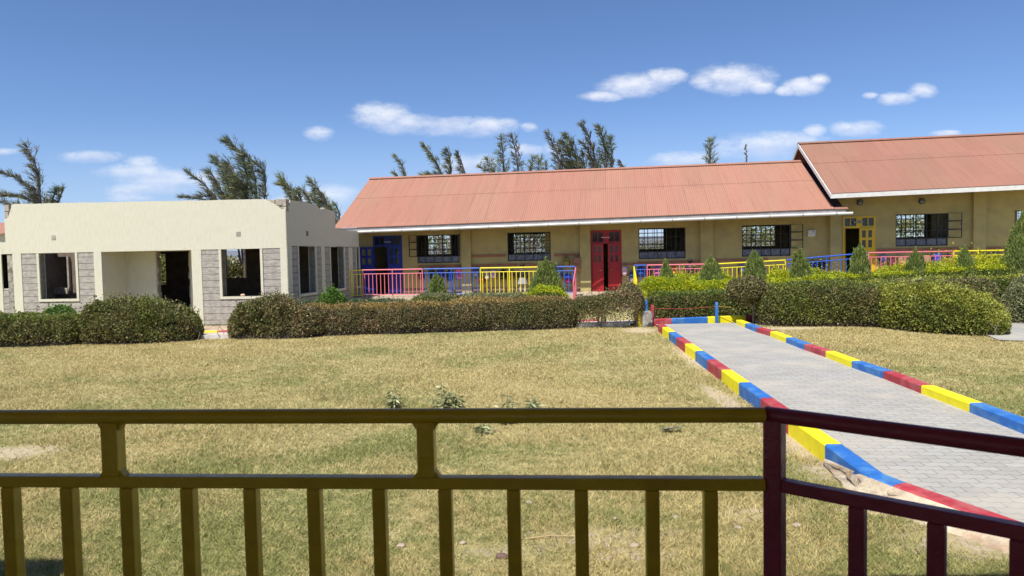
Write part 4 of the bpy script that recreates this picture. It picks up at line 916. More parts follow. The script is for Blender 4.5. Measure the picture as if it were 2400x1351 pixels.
fore_rail(a0, fc_-dl*.024, yel2, 'near yellow railing across the foreground in the shade of the veranda', bal+[bal[0]-.159*k for k in range(1,5)], [s_at(266,1050,0,a0,dl),s_at(1000,1050,0,a0,dl)], [])
dr = (fd_-fc_).normalized(); e_ = fc_+dr*1.5
bal = [s_at(px,1200,0,fc_,dr) for px in (2010,2196,2392)]
fore_rail(fc_, e_, mar2, 'near maroon railing turning towards the camera at the right', bal+[bal[-1]+.159*k for k in range(1,4)], [], [0.0])
vp = [(-8,-3.0),(9,-3.0),(9,-.2),(fd_.x+.9,fd_.y-.75),(fc_.x+.03,fc_.y+.12),(a0.x-2,a0.y+.3),(-8,2.6)]
vf = MB(); vf.prism(vp, -.2, EYE-1.45); struct(vf.build('near_veranda_floor', conc))
YE = 2.2
nw = thing('near_classroom_block', 'beige classroom block with a deep roof behind the camera', 'building')
mb = MB(); mb.wall(-9,10,.48,4.3,-3.2,-3.0,[(-4,-2.9,.48,2.6),(-1.5,.4,1.5,2.7),(3,4.9,1.5,2.7)]); mb.build('wall', olive, nw)
for xa_, xb_, ye_ in ((-9,-3.85,YE+.47),(-3.849,2.199,YE),(2.2,10,YE+.36)):  # unseen eave, stepped in depth to shape its shadow edge on the lawn
    mb = MB(); mb.hexa([(xa_,-3.4,4.4),(xb_,-3.4,4.4),(xb_,ye_,3.30),(xa_,ye_,3.30),(xa_,-3.4,4.46),(xb_,-3.4,4.46),(xb_,ye_,3.36),(xa_,ye_,3.36)]); mb.build('roof', roofm, nw)
    mb = MB(); mb.box(xa_,xb_,ye_,ye_+.02,3.17,3.38); mb.build('fascia', fascia, nw)
# ------------------------------------------------------------------ grass blades over the lawn, shorter and thinner where it is worn
def in_poly(x, y, poly):
    ins = np.zeros(len(x), bool); n = len(poly)
    for i in range(n):
        x1,y1 = poly[i]; x2,y2 = poly[(i+1)%n]
        c = ((y1>y)!=(y2>y)) & (x < (x2-x1)*(y-y1)/((y2-y1) if y2!=y1 else 1e-9)+x1); ins ^= c
    return ins
NG = 760000
yy = 4.0+ (rng.random(NG)**1.25)*15.5; xx = (rng.random(NG)*2-1)*(yy*.86+.6)
keep = ~in_poly(xx,yy,[(x,y) for x,y in poly]) & (yy < zl(xx)-.12+(xx > 3.2)*3)
wide = [(p.x+o_.x*.2, p.y+o_.y*.2) for p,o_ in zip(Rw,outR)]; keep &= ~in_poly(xx,yy,[(LP[0].x-.16,LP[0].y)]+[(p.x+nL.x*.17,p.y+nL.y*.17) for p in LP[1:]]+[(e3.x-.2,e3.y-.1),(12,1.5)]+list(reversed(wide)))
keep &= ~in_poly(xx,yy,[(p.x,p.y) for p in apts]) & ~in_poly(xx,yy,[(p.x,p.y) for p in rp])
mk = np.full(NG, -9.)
for (x,y,rx,ry) in BARE: mk = np.maximum(mk, (.45 if (y < 5.6 and x < 2.2) or (y > 14 and x < -2) else 1.0)-((xx-x)/rx)**2-((yy-y)/ry)**2)
keep &= rng.random(NG) > np.clip((mk+.35)*.85, 0, .93)
xx, yy = xx[keep], yy[keep]; n = len(xx)
hgt = (.018+.024*rng.random(n))*(1+.35*np.sin(xx*2.1+np.sin(yy*1.3)*2)*np.sin(yy*1.7+xx)); wd = .0014+.0005*yy
th = rng.random(n)*2*PI; ln = hgt*(.5+1.1*rng.random(n))
b0 = np.stack([xx,yy,np.full(n,-.002)],1); sd = np.stack([np.cos(th),np.sin(th),np.zeros(n)],1)*wd[:,None]
th2 = rng.random(n)*2*PI; tp = b0+np.stack([np.cos(th2)*ln,np.sin(th2)*ln,hgt],1)
g_ = quads_np('grass', np.stack([b0-sd,b0+sd,tp],1), 3, lawn_mat('dry_grass_blade', True)); g_['kind'] = 'stuff'; g_['label'] = 'short dry straw and green grass of the lawn'
# loose stones and litter on the worn parts
pebm = mat('pale_pebble', (.44,.36,.28), .95, .3, 20, .5, 40)
STN = [(1175,1308,.032,'small dark reddish stone on the bare patch of the lawn'),(1487,1283,.028,'largest pale stone on the bare patch, between the last three yellow balusters'),(1085,1275,.02,'pale pebble left of the dark reddish stone'),
 (1240,1180,.022,'pale pebble in the grass just right of the ninth yellow baluster'),(1442,1218,.02,'pale pebble above the bare patch, right of the tenth yellow baluster'),(1585,1215,.022,'pale stone in the gap before the last yellow baluster'),
 (1730,1240,.024,'pale stone just left of the maroon corner post'),(1868,1235,.028,'pale stone just right of the maroon corner post'),(940,1283,.026,'pale stone right of the seventh yellow baluster, far left of the others')]
for i, (px,py,r_,lb) in enumerate(STN):
    p = on_z(px,py,0); bm = bmesh.new(); bmesh.ops.create_icosphere(bm, subdivisions=2, radius=r_)
    for q_ in bm.verts: q_.co = Vector((q_.co.x*1.3*(1+random.uniform(-.15,.15)), q_.co.y*(1+random.uniform(-.15,.15)), q_.co.z*.7))
    mb = MB(); mb.addbm(bm); solo(mb,'stone',pebm if i else mat('dark_stone',(.16,.10,.08),.9,.2),lb,'stone',(p.x,p.y,r_*.3),'loose stones on the lawn')
p = on_z(1574,1015,0); mb = MB(); rr = random.Random(5); vs = [(-.10+.05*i, -.03+.05*j, .02+rr.random()*.045) for j in range(3) for i in range(5)]
mb.add(vs,[(j*5+i,j*5+i+1,j*5+i+6,j*5+i+5) for j in range(2) for i in range(4)],0,True); solo(mb,'litter',mat('grey_plastic_scrap',(.12,.13,.17),.4,.3,20),'crumpled grey scrap of plastic in the grass near the path','litter',(p.x,p.y,0))
for (px,py,ang,l_,lb) in ((1290,1264,.1,.34,'longer of two dry fallen twigs on the bare patch of the lawn'),(1205,1283,1.2,.15,'short dry fallen twig beside the dark reddish stone')):
    p = on_z(px,py,0); mb = MB(); mb.tube([(-l_/2,0,.012),(0,.01,.02),(l_/2,-.01,.014)],[.006,.005,.003],6); solo(mb,'twig',mat('dry_twig',(.50,.36,.20),.9,.2),lb,'twig',(p.x,p.y,0),'fallen twigs',ang)
# dirt heap at the foot of the unfinished building
bm = MB(); nx, ny = 40, 14; vs = []; rr = random.Random(11)
for j in range(ny):
    for i in range(nx):
        x = -9.6+.26*i; y = 18.75+j*.16+(x+6.6)*-.1; e = math.sin(PI*j/(ny-1))*math.sin(PI*min(1,max(0,i/(nx-1)))); vs.append((x, y, -.02+.20*max(0,e)**.6*(.8+.2*math.sin(x*2.3)+rr.uniform(-.08,.08))))
bm.add(vs,[(j*nx+i,j*nx+i+1,(j+1)*nx+i+1,(j+1)*nx+i) for j in range(ny-1) for i in range(nx-1)],0,True); o = bm.build('dirt_ground', mat('pinkish_dirt',(.50,.36,.25),.95,.25,7,1.0,22,col2=(.38,.28,.2),c2scale=4)); struct(o)
# ------------------------------------------------------------------ hedges
def leafm(name, c, c2, isl=.38, sc=3.0, trans=.28, e=(.42,.62)): return mat(name, c, .5, .0, 3, 0, col2=c2, c2scale=sc, spec=.35, island=isl, trans=trans, edges=e)
L_dark = leafm('dark_olive_leaf', (.165,.175,.06), (.26,.22,.09), .6)
L_brown = leafm('brownish_leaf', (.30,.225,.115), (.19,.185,.08), .65)
L_mid = leafm('mid_green_leaf', (.22,.24,.05), (.15,.18,.045))
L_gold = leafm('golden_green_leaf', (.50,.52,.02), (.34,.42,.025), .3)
L_side = leafm('deep_green_leaf', (.14,.19,.04), (.22,.25,.045))  # the leaves' own deeper green, below the bright new growth
L_ygr = leafm('yellow_green_leaf', (.36,.37,.06), (.26,.28,.05), .45)
L_rust = leafm('rusty_golden_leaf', (.40,.29,.10), (.27,.20,.08), .55)
L_grey = leafm('grey_green_leaf', (.30,.31,.15), (.20,.22,.10), .45)
L_fresh = leafm('fresh_green_leaf', (.10,.20,.035), (.16,.26,.05), .3)
L_cyp = leafm('cypress_spray', (.25,.32,.09), (.36,.41,.13), .5, 6)
twigm = mat('dark_core_twigs', (.045,.032,.022), .9, .3, 20); barkm = mat('pale_bark', (.30,.24,.17), .9, .3, 14, .6, 30)  # dark twig colour is for the solid light-blocking cores inside foliage
def noise3(P, s, seed=0):
    r_ = np.random.default_rng(seed); o = np.zeros(len(P))
    for k in range(6):
        d = r_.normal(size=3)*s*(1+.35*k); o += np.sin(P@d + r_.random()*6.28)/(1+.25*k)
    return o/3
def pathfn(pts):
    P = np.array(pts, float); seg = np.sqrt(((P[1:,:2]-P[:-1,:2])**2).sum(1)); cum = np.concatenate([[0],np.cumsum(seg)])
    def f(s):
        return np.stack([np.interp(s,cum,P[:,k]) for k in range(P.shape[1])],1)
    def tang(s):
        a, b_ = f(np.clip(s-.3,0,cum[-1])), f(np.clip(s+.3,0,cum[-1])); d = (b_-a)[:,:2]; return d/np.maximum(np.linalg.norm(d,axis=1,keepdims=True),1e-9)
    return f, tang, cum[-1]
def hedge(pts, label, mats, n, top_mat=None, topband=.16, lump=.06, L=.05, Wd=.032, e=.62, name='hedge', group=None, core=.80, endr=.5, z0=0, sparse=0, seed=1, cat='hedge', shaggy=.1):
    """pts: (x, y, ztop, halfwidth) along the row; leaves fill a shell of the clipped shape around a dark twiggy core that blocks light"""
    f, tg, Ltot = pathfn(pts); t = thing(name, label, cat, (pts[0][0], pts[0][1], 0), 0, group); o0 = np.array([pts[0][0], pts[0][1], 0])
    def surf(s, th, r_):
        q_ = f(s); tt = tg(s); nn_ = np.stack([-tt[:,1], tt[:,0]],1); ed = np.minimum(s, Ltot-s); er = np.minimum(endr, Ltot/2)
        k = np.sqrt(np.clip(1-(1-np.clip(ed/er,0,1))**2,0,1))
        c_, s_ = np.cos(th), np.sin(th); cx = np.sign(c_)*np.abs(c_)**e; sz = np.abs(s_)**e
        kz = k**.35
        X_ = q_[:,:2] + nn_*(cx*q_[:,3]*r_*k)[:,None]; Z_ = z0+(q_[:,2]-z0)*sz*(1-(1-r_)*.6)*kz
        P = np.stack([X_[:,0],X_[:,1],Z_],1); nz_ = noise3(P, 2.6, seed)*lump+noise3(P,9,seed+5)*lump*.5
        N = np.stack([nn_[:,0]*c_, nn_[:,1]*c_, s_],1)
        return P+N*nz_[:,None], N
    s = rng.random(n)*Ltot; th = rng.random(n)*PI
    r_ = 1-.30*rng.random(n)**1.6 + (rng.random(n) < .05)*rng.random(n)*shaggy
    P, N = surf(s, th, r_)
    if sparse: 
        k_ = rng.random(n) < np.clip((P[:,2]-.05)/sparse,.12,1); P, N = P[k_], N[k_]
    else:
        k_ = rng.random(n) < np.clip((P[:,2]+.0)/.24,.18,1); P, N = P[k_], N[k_]
    # hollows where leaves are missing and the dark inside shows, and stray shoots beyond the clipped face
    hol = noise3(P, 5.5, seed+31); kk = ~((hol > .62) & (rng.random(len(P)) < .72)); P, N = P[kk], N[kk]; s = s[k_][kk]
    nsh = max(6, int(Ltot*9)); si = rng.random(nsh)*Ltot; ti = rng.uniform(.18,.82,nsh)*PI; Ps, Ns = surf(si, ti, np.full(nsh, .97))
    ln_ = rng.uniform(.05,.17,nsh)*(1+shaggy*2.2); dr_ = nrm(Ns*.6+rng.normal(size=Ns.shape)*.35+np.array([0,0,.9])); q2 = 9
    Pn = (Ps[:,None,:]+dr_[:,None,:]*(ln_[:,None]*np.linspace(.1,1,q2)[None,:])[:,:,None]).reshape(-1,3)
    P = np.concatenate([P,Pn]); N = np.concatenate([N,np.repeat(Ns,q2,0)]); s = np.concatenate([s,np.repeat(si,q2)])
    D = N*.6+rng.normal(size=P.shape)*.75; m = len(P); D[:,2] += .25
    mi = np.zeros(m, int); ms = list(mats)
    if len(ms) > 1: mi = (noise3(P, 1.6, seed+9)+rng.normal(size=m)*.35 > .15).astype(int)
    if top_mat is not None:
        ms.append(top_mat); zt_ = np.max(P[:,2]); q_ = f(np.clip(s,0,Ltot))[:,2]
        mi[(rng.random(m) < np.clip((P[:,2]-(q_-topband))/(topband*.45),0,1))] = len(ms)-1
    sz = rng.uniform(.7,1.25,m)
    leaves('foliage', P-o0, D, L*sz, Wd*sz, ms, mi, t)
    if core:
        ns, nth = max(6,int(Ltot/.2)), 12; S_, T_ = np.meshgrid(np.linspace(.02,Ltot-.02,ns), np.linspace(0,PI,nth), indexing='ij')
        P, _ = surf(S_.ravel(), T_.ravel(), np.full(S_.size, core)); P[:,2] = z0+(P[:,2]-z0)*.93+(.10 if sparse else 0); P -= o0
        mb = MB(); mb.add(P.tolist(), [(i*nth+j,(i+1)*nth+j,(i+1)*nth+j+1,i*nth+j+1) for i in range(ns-1) for j in range(nth-1)],0,True)
        mb.add([P[j].tolist() for j in range(nth)],[tuple(range(nth))]); mb.add([P[(ns-1)*nth+j].tolist() for j in range(nth)],[tuple(range(nth))])
        mb.build('twigs', twigm, t)  # solid dark core added under the leaves to block light
    # stems at the foot
    mb = MB(); rr = random.Random(seed); k = int(Ltot/.28)+2
    for i in range(k):
        q_ = f(np.array([Ltot*(i+rr.random())/k]))[0]; x,y = q_[0]-o0[0]+rr.uniform(-.5,.5)*q_[3], q_[1]-o0[1]+rr.uniform(-.6,.3)*q_[3]
        for j in range(2 if not sparse else 6): mb.tube([(x,y,-.02),(x+rr.uniform(-.1,.1),y+rr.uniform(-.1,.1),q_[2]*.3),(x+rr.uniform(-.25,.25),y+rr.uniform(-.2,.2),q_[2]*.75)],[.014,.009,.004],5)
    mb.build('stem', barkm, t)
    return t
def hp(px, py, y, hw): p = on_y(px, py, y); return (p.x, y, p.z, hw)
hedge([hp(-520,742,16.9,.62),hp(60,739,17.05,.62),hp(215,742,17.15,.6)], 'olive green clipped hedge at the left edge of the lawn', (L_dark,L_mid), 84000, L_mid, .12, seed=2)
hedge([hp(188,722,17.2,.66),hp(250,706,17.3,.72),hp(360,708,17.4,.74),hp(470,742,17.45,.6)], 'dark rounded hedge in front of the open porch', (L_dark,L_mid), 56000, lump=.13, seed=3, endr=.6, e=.62, shaggy=.3)
hedge([hp(535,742,17.65,.5),hp(610,700,17.75,.68),hp(690,704,17.85,.70),hp(770,725,17.95,.6)], 'dark rounded hedge at the left end of the brown hedge row', (L_dark,L_brown), 48000, lump=.14, seed=4, endr=.6, e=.66, shaggy=.3)
hedge([hp(700,713,18.0,.52),hp(900,713,18.2,.55),hp(1100,703,18.4,.55),hp(1352,693,18.65,.55)], 'long brown clipped hedge across the middle of the lawn edge', (L_brown,L_dark), 125000, L_rust, .13, lump=.07, seed=5, L=.038, Wd=.024)
hedge([hp(1325,706,18.65,.42),hp(1400,694,18.6,.45),hp(1450,684,18.6,.5),hp(1476,668,18.6,.5),hp(1514,676,18.6,.45)], 'sparse brown hedge end with twiggy gaps beside the concrete stump', (L_brown,L_dark), 36000, lump=.1, seed=6, sparse=.62, core=0, L=.042, Wd=.027, shaggy=.3)
hedge([hp(688,703,20.7,.35),hp(820,702,20.8,.35),hp(965,700,20.9,.35)], 'low blue green hedge behind the brown hedge, left part', (leafm('bluish_leaf',(.09,.15,.075),(.15,.19,.09)),), 14000, seed=7)
hedge([hp(955,694,21.3,.4),hp(1010,689,21.4,.4),hp(1080,690,21.5,.4),hp(1240,687,21.6,.4)], 'low variegated hedge in front of the blue and yellow railings', (L_grey,L_mid), 22000, L_grey, .1, seed=8)
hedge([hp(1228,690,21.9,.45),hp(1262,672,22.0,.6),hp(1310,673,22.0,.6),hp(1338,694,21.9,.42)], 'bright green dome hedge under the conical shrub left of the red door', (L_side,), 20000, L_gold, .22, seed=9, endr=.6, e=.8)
hedge([hp(1512,688,19.95,.42),hp(1620,685,20.0,.42),hp(1700,681,20.0,.42),hp(1790,676,20.0,.42)], 'dark clipped hedge behind the cross kerb at the head of the path', (L_dark,L_side), 40000, L_side, .12, seed=10)
hedge([hp(1494,650,21.1,.42),hp(1530,648,21.1,.6),hp(1640,662,20.9,.5),hp(1760,658,20.9,.5)], 'golden topped hedge at the left end of the right garden', (L_gold,L_side), 34000, L_gold, .3, seed=11)
hedge([hp(1500,668,20.7,.22),hp(1506,690,20.2,.2),hp(1512,712,19.7,.16)], 'narrow golden hedge end dropping beside the stump', (L_gold,), 7000, L_gold, .3, seed=21)
hedge([hp(1560,648,22.9,.3),hp(1640,643,23.0,.35),hp(1730,646,23.0,.35)], 'loose golden shrubs in front of the pink railing', (L_gold,L_side), 14000, L_gold, .4, seed=12, lump=.12, shaggy=.5)
hedge([hp(1790,641,22.6,.3),hp(1860,636,22.7,.35),hp(1990,633,22.7,.35)], 'loose green and golden shrubs in front of the ramp railing', (L_side,L_gold), 16000, L_gold, .3, seed=13, lump=.12, shaggy=.5)
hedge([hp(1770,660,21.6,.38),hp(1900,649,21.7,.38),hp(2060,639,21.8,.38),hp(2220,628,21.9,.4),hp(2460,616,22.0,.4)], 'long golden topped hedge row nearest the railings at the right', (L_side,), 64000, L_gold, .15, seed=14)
hedge([hp(2040,628,22.2,.25),hp(2100,622,22.3,.3),hp(2220,607,22.3,.35),hp(2380,600,22.3,.35)], 'loose golden shrubs in front of the yellow far right railing', (L_gold,L_side), 16000, L_gold, .4, seed=15, lump=.12, shaggy=.5)
hedge([hp(1810,668,19.9,.42),hp(2000,663,20.0,.42),hp(2200,650,20.1,.42),hp(2460,645,20.2,.42)], 'middle green hedge row with a yellow green top at the right', (L_side,L_dark), 54000, L_ygr, .10, seed=16)
hedge([hp(2060,662,17.7,.4),hp(2200,655,17.8,.45),hp(2330,651,17.9,.45)], 'dull olive hedge behind the largest round hedge', (L_dark,L_grey), 24000, seed=17)
hedge([hp(1775,668,18.3,.6),hp(1900,662,18.2,.65),hp(2040,664,17.7,.68),hp(2180,670,17.0,.7)], 'broad olive hedge right of the small hedge tree', (L_dark,L_mid), 66000, L_mid, .14, seed=18, lump=.08)
hedge([hp(2050,669,17.75,.3),hp(2115,668,16.95,.58),hp(2190,669,16.3,.72),hp(2290,690,15.6,.75),hp(2360,738,15.0,.55)], 'largest round hedge, yellow green, at the right above the lawn', (L_mid,L_ygr), 76000, L_ygr, .3, seed=19, lump=.09, endr=.75, e=.75, shaggy=.3)
hedge([hp(2350,668,17.6,.4),hp(2400,648,17.5,.6),hp(2480,650,17.5,.6)], 'pale grey green round hedge at the right edge of the picture', (L_grey,), 24000, lump=.09, seed=20, endr=.6, e=.8)
hedge([hp(742,694,20.3,.25),hp(772,674,20.4,.4),hp(812,694,20.3,.25)], 'small fresh green bush at the foot of the unfinished side wall', (L_fresh,), 7000, lump=.14, seed=22, name='bush', cat='bush', e=1, endr=.4, shaggy=.4, L=.08, Wd=.04)
hedge([hp(84,736,18.1,.2),hp(130,722,18.2,.3),hp(182,736,18.1,.2)], 'low green bush behind the left hedge under the stone panel', (L_fresh,), 6000, lump=.12, seed=23, name='bush', cat='bush', e=1, endr=.4, shaggy=.3)
# hedge tree: round clipped crown on a thin trunk
p = on_y(1752,672,18.55); t = thing('hedge_tree','small round crowned hedge tree on a thin bare trunk right of the blue post','small tree',(p.x,18.55,0))
n = 15000; D = nrm(rng.normal(size=(n,3))); r_ = 1-.35*rng.random(n)**1.5; P = D*r_[:,None]*np.array([.56,.5,.33]); P += D*(noise3(P,4,2)*.07)[:,None]; P[:,2] += p.z-.08
leaves('crown', P, D*.6+rng.normal(size=P.shape)*.7, .05*rng.uniform(.7,1.3,n), .032, [L_dark,L_brown], (rng.random(n)<.4).astype(int), t)
mb = MB(); mb.ell((0,0,p.z-.08),.40,.36,.22,1,14,8); mb.build('twigs', twigm, t)  # dark solid ball that blocks light inside the crown
mb = MB(); tx = on_y(1765,740,18.55).x-p.x; mb.tube([(tx,0,-.02),(tx+.02,0,.3),(tx-.03,0,.6),(tx-.1,0,p.z-.1)],[.035,.028,.024,.02],8)
for a in range(7): mb.tube([(tx-.03,0,.45),(tx-.03+.3*math.cos(a),.25*math.sin(a),.62),(tx-.1+.45*math.cos(a),.35*math.sin(a),.85)],[.015,.01,.005],5)
mb.build('trunk', barkm, t)
# ------------------------------------------------------------------ conical shrubs
def cypress(pxl, pxr, pyt, pyb, yw, label, seed):
    pxc = (pxl+pxr)/2; top = on_y(pxc,pyt,yw); bl_ = on_y(pxl,pyb,yw); br_ = on_y(pxr,pyb,yw); rb = (br_.x-bl_.x)/2; zb = bl_.z; H = top.z; rg_ = np.random.default_rng(seed)
    R0 = min(rb*2.3, rb*1.02/max(.2,(1-zb/H))**.75)*.88; t = thing('conical_shrub', label, 'shrub', (top.x,yw,0), 0, 'conical shrubs in front of the veranda')
    # several upright leaders give the ragged tips
    lead = [(0,0,H)]+[(R0*.45*math.cos(a), R0*.35*math.sin(a), H*rg_.uniform(.80,.93)) for a in rg_.random(6)*6.28]
    n = int(7000*(R0/.5)*(H/1.6))+2500; k = rg_.integers(0, len(lead), n); Ld = np.array(lead)[k]; u = rg_.random(n)**.8
    prof = lambda v: np.clip((1-v)**.75*1.02, 0, None)*np.clip(.62+v*3,0,1)
    ang = rg_.random(n)*2*PI; rr_ = R0*prof(u)*(1-.35*rg_.random(n)**1.6)
    main_ = rg_.random(n) < .62
    rr_ = np.where(main_, rr_, R0*.38*(1-u)**.8*(1-.3*rg_.random(n)))
    cx_ = np.where(main_, 0, Ld[:,0]*(1-.3*u)); cy_ = np.where(main_, 0, Ld[:,1]*(1-.3*u)); hh_ = np.where(main_, H*.95, Ld[:,2])
    P = np.stack([cx_+rr_*np.cos(ang), cy_+rr_*np.sin(ang), .08+u*(hh_-.12)],1)
    P += np.stack([np.cos(ang),np.sin(ang),0*ang],1)*(noise3(P,7,seed)*.05)[:,None]
    D = np.stack([np.cos(ang)*.28, np.sin(ang)*.28, np.ones(n)],1)+rg_.normal(size=(n,3))*.16
    leaves('foliage', P, D, .10*rg_.uniform(.6,1.3,n), .020, [L_cyp,L_side], (rg_.random(n)<.35).astype(int), t)
    mb = MB(); zs = np.linspace(.1,1,8); ring = [(R0*.72*float(prof(np.array([z]))[0])*math.cos(a), R0*.72*float(prof(np.array([z]))[0])*math.sin(a), z*H*.86) for z in zs for a in np.linspace(0,2*PI,12,endpoint=False)]
    mb.add(ring,[(i*12+j,i*12+(j+1)%12,(i+1)*12+(j+1)%12,(i+1)*12+j) for i in range(7) for j in range(12)],0,True); mb.build('twigs', twigm, t)  # dark inner cone added to stop light passing through the sprays
    mb = MB(); mb.tube([(0,0,-.02),(0,0,H*.7)],[.03,.01],7); mb.build('trunk', barkm, t)
for a in [(992,1052,642,692,22.6,'small conical shrub with ragged tips in front of the blue railing'),(1236,1322,604,676,22.9,'broad conical shrub in front of the yellow railing left of the red door'),
          (1543,1578,608,652,22.3,'narrowest conical shrub in front of the pink railing'),(1632,1699,599,662,21.95,'broad conical shrub between the pink and yellow railings'),
          (1738,1796,587,652,22.0,'conical shrub with an off centre tip under the fourth barred window'),(1850,1902,579,652,21.9,'conical shrub below the small white box'),
          (1990,2042,569,641,21.9,'conical shrub in front of the yellow door'),(2124,2168,581,629,21.95,'conical shrub below the window of the taller block'),
          (2239,2283,576,621,21.95,'small conical shrub in front of the yellow railing at the right'),(2352,2440,496,618,21.9,'tallest conical shrub, cut by the right edge of the picture')]:
    cypress(*a, seed=int(a[0]))
# ------------------------------------------------------------------ seedlings in the lawn
L_seed = leafm('dusty_green_leaf', (.34,.36,.17), (.46,.46,.26), .4, 8)
def seedling(px, pyb, pyt, wpx, label, seed):
    b_ = on_z(px,pyb,0); tp = on_y(px,pyt,b_.y); H = tp.z; W_ = wpx/FPX*b_.y/2; rg_ = np.random.default_rng(seed); t = thing('seedling', label, 'seedling', (b_.x,b_.y,0), 0, 'seedlings planted in the lawn')
    mb = MB(); P = []; D = []
    ns = 5
    for i in range(ns):
        a = rg_.random()*6.28; ex = W_*(.2 if i == 0 else .75)*math.cos(a); ey = W_*.6*math.sin(a); hz = H*(1 if i == 0 else rg_.uniform(.45,.8)); mb.tube([(0,0,-.01),(ex*.6,ey*.6,hz*.55),(ex,ey,hz*.92)],[.007,.005,.002],5)
        for k in range(24):
            u = .15+.85*rg_.random(); b2 = rg_.random()*6.28; P.append((ex*u,ey*u,hz*.92*u)); D.append((math.cos(b2),math.sin(b2),rg_.uniform(-.75,.25)))
    mb.build('stem', mat('green_stem',(.16,.17,.07),.7), t)
    leaves('foliage', np.array(P), np.array(D), rg_.uniform(.07,.13,len(P)), .030, [L_seed], None, t)
seedling(915,958,911,50,'grey green seedling left of the near stub post, behind the top rail',31)
seedling(1032,960,899,58,'tallest dusty green seedling in the lawn',32)
seedling(1072,960,918,46,'bushy seedling touching the tallest seedling on its right',33)
seedling(1186,995,916,50,'slender seedling crossing the near top rail, right of the tallest',34)
seedling(1250,962,932,38,'small wilted seedling, rightmost in the lawn',35)
seedling(1132,1018,992,32,'tiny seedling below the near top rail',36)
# ------------------------------------------------------------------ wind-blown casuarinas behind the school
N1 = leafm('casuarina_needle', (.12,.145,.07), (.17,.18,.08), .5, 1.2, .2); N2 = leafm('olive_needle', (.18,.20,.075), (.24,.24,.09), .45, 1.2, .2); N3 = leafm('brown_needle', (.11,.10,.075), (.15,.14,.085), .5, 1.2, .2)
bark2 = mat('grey_brown_bark', (.12,.095,.075), .9, .3, 10, .5, 20)
def tree(Y, leaders, label, seed, mt=N1, spread=1.0, dens=1.0, wind=1.0, droop=0, name='casuarina_tree', nl=.42):
    """leaders: (list of (px,py) from low to tip, branch length in px at the foot, branch length near the tip)"""
    rg_ = np.random.default_rng(seed); pts0 = leaders[0][0]; base = on_y(pts0[0][0], 600, Y); t = thing(name, label, 'tree', (base.x, Y, 0), 0, 'wind blown trees behind the school'); o0 = Vector((base.x,Y,0))
    tr = MB(); br = MB(); P = []; D = []
    for li, (pts, r0_, r1_) in enumerate(leaders):
        W3 = []
        yoff = rg_.uniform(-.6,.6) if li else 0
        for i,(x,y) in enumerate(pts): q_ = on_y(x,y,Y+yoff*(i/ max(1,len(pts)-1))); W3.append(q_-o0)
        if li == 0: W3 = [Vector((0,0,-.05))]+W3
        else: W3 = [Vector((W3[0].x*.35, 0, max(.4,W3[0].z*.45)))]+W3
        n_ = len(W3); rad = [(.075 if li == 0 else .035)*(1-i/(n_-1))**.8+.012 for i in range(n_)]; tr.tube(W3, rad, 7)
        seg = [0]; [seg.append(seg[-1]+(W3[i+1]-W3[i]).length) for i in range(n_-1)]
        st_ = seg[1]*.98 if n_ > 2 else 0; T_ = seg[-1]-st_; nb = int(T_*19*dens)+6
        for b_ in range(nb):
            u = (b_+rg_.random())/nb; s = st_+u*T_; k = min(n_-2, max(i for i in range(n_) if seg[i] <= s)); q_ = W3[k].lerp(W3[k+1], (s-seg[k])/max(seg[k+1]-seg[k],1e-6)); dv = (W3[k+1]-W3[k]).normalized()
            ln = (r0_+(r1_-r0_)*u)/FPX*Y*rg_.uniform(.5,1.75)*spread; a = rg_.random()*6.28
            d = Vector((math.cos(a), math.sin(a)*.8, .25)); d = (d+dv*.6+Vector((-.75*rg_.uniform(.1,1.1),0,.22))*wind-Vector((0,0,droop))).normalized()
            mid = q_+d*ln*.55; d2 = (d+Vector((-.6,0,.15))*wind-Vector((0,0,.15))).normalized(); end = mid+d2*ln*.45
            br.tube([q_,mid,end],[.014,.009,.004],4,cap=False)
            m = int(9+ln*15)
            for j in range(m):
                v = rg_.random()**.75; c = q_.lerp(mid,v/.55) if v < .55 else mid.lerp(end,(v-.55)/.45); dd = d.lerp(d2,v)
                nd = dd*1.1+Vector(rg_.normal(size=3))*.42+Vector((-.35,0,.05))*wind; P.append(c[:]); D.append(nd[:])
        for j in range(int(14+T_*3)):                          # needles along the tip
            u = rg_.random()*.3; q_ = W3[-1].lerp(W3[-2],u); P.append(q_[:]); D.append(((W3[-1]-W3[-2]).normalized()*1.3+Vector((-.3,0,0))*wind+Vector(rg_.normal(size=3))*.28)[:])
    tr.build('trunk', bark2, t); br.build('branches', bark2, t)
    P, D = np.array(P), np.array(D); n = len(P); ms = [mt, N2 if mt is not N2 else N1]
    leaves('crown', P, D, nl*.8*rg_.uniform(.4,1.25,n), .026*Y/38, ms, (rg_.random(n)<.28).astype(int), t)
tree(33, [([(95,520),(94,475),(90,420),(76,370),(62,342)],26,13),([(92,470),(70,440),(40,418),(2,406)],8,9),([(90,478),(60,464),(28,460),(-20,464)],8,8),([(90,500),(50,488),(20,478),(-10,470)],7,7)], 'tall casuarina bent to the left at the far left edge', 41, N3, dens=1.35)
tree(34, [([(118,520),(122,470),(132,448)],17,10),([(128,500),(140,465),(148,444)],10,6)], 'low olive casuarina right beside the leftmost one', 42, N2, dens=1.1)
tree(31, [([(572,520),(580,460),(578,410),(566,362),(545,340),(530,333)],34,10),([(600,500),(600,440),(594,400),(578,364)],16,7),([(618,500),(622,440),(618,400),(600,382)],14,8),([(560,500),(545,440),(530,405),(505,372)],26,10),([(545,500),(520,450),(504,420),(492,404)],22,9),([(575,500),(555,440),(545,400),(535,385)],30,12),([(590,500),(575,450),(560,420)],30,16)], 'broad dense casuarina with several tops above the unfinished building', 43, N1, dens=1.7)
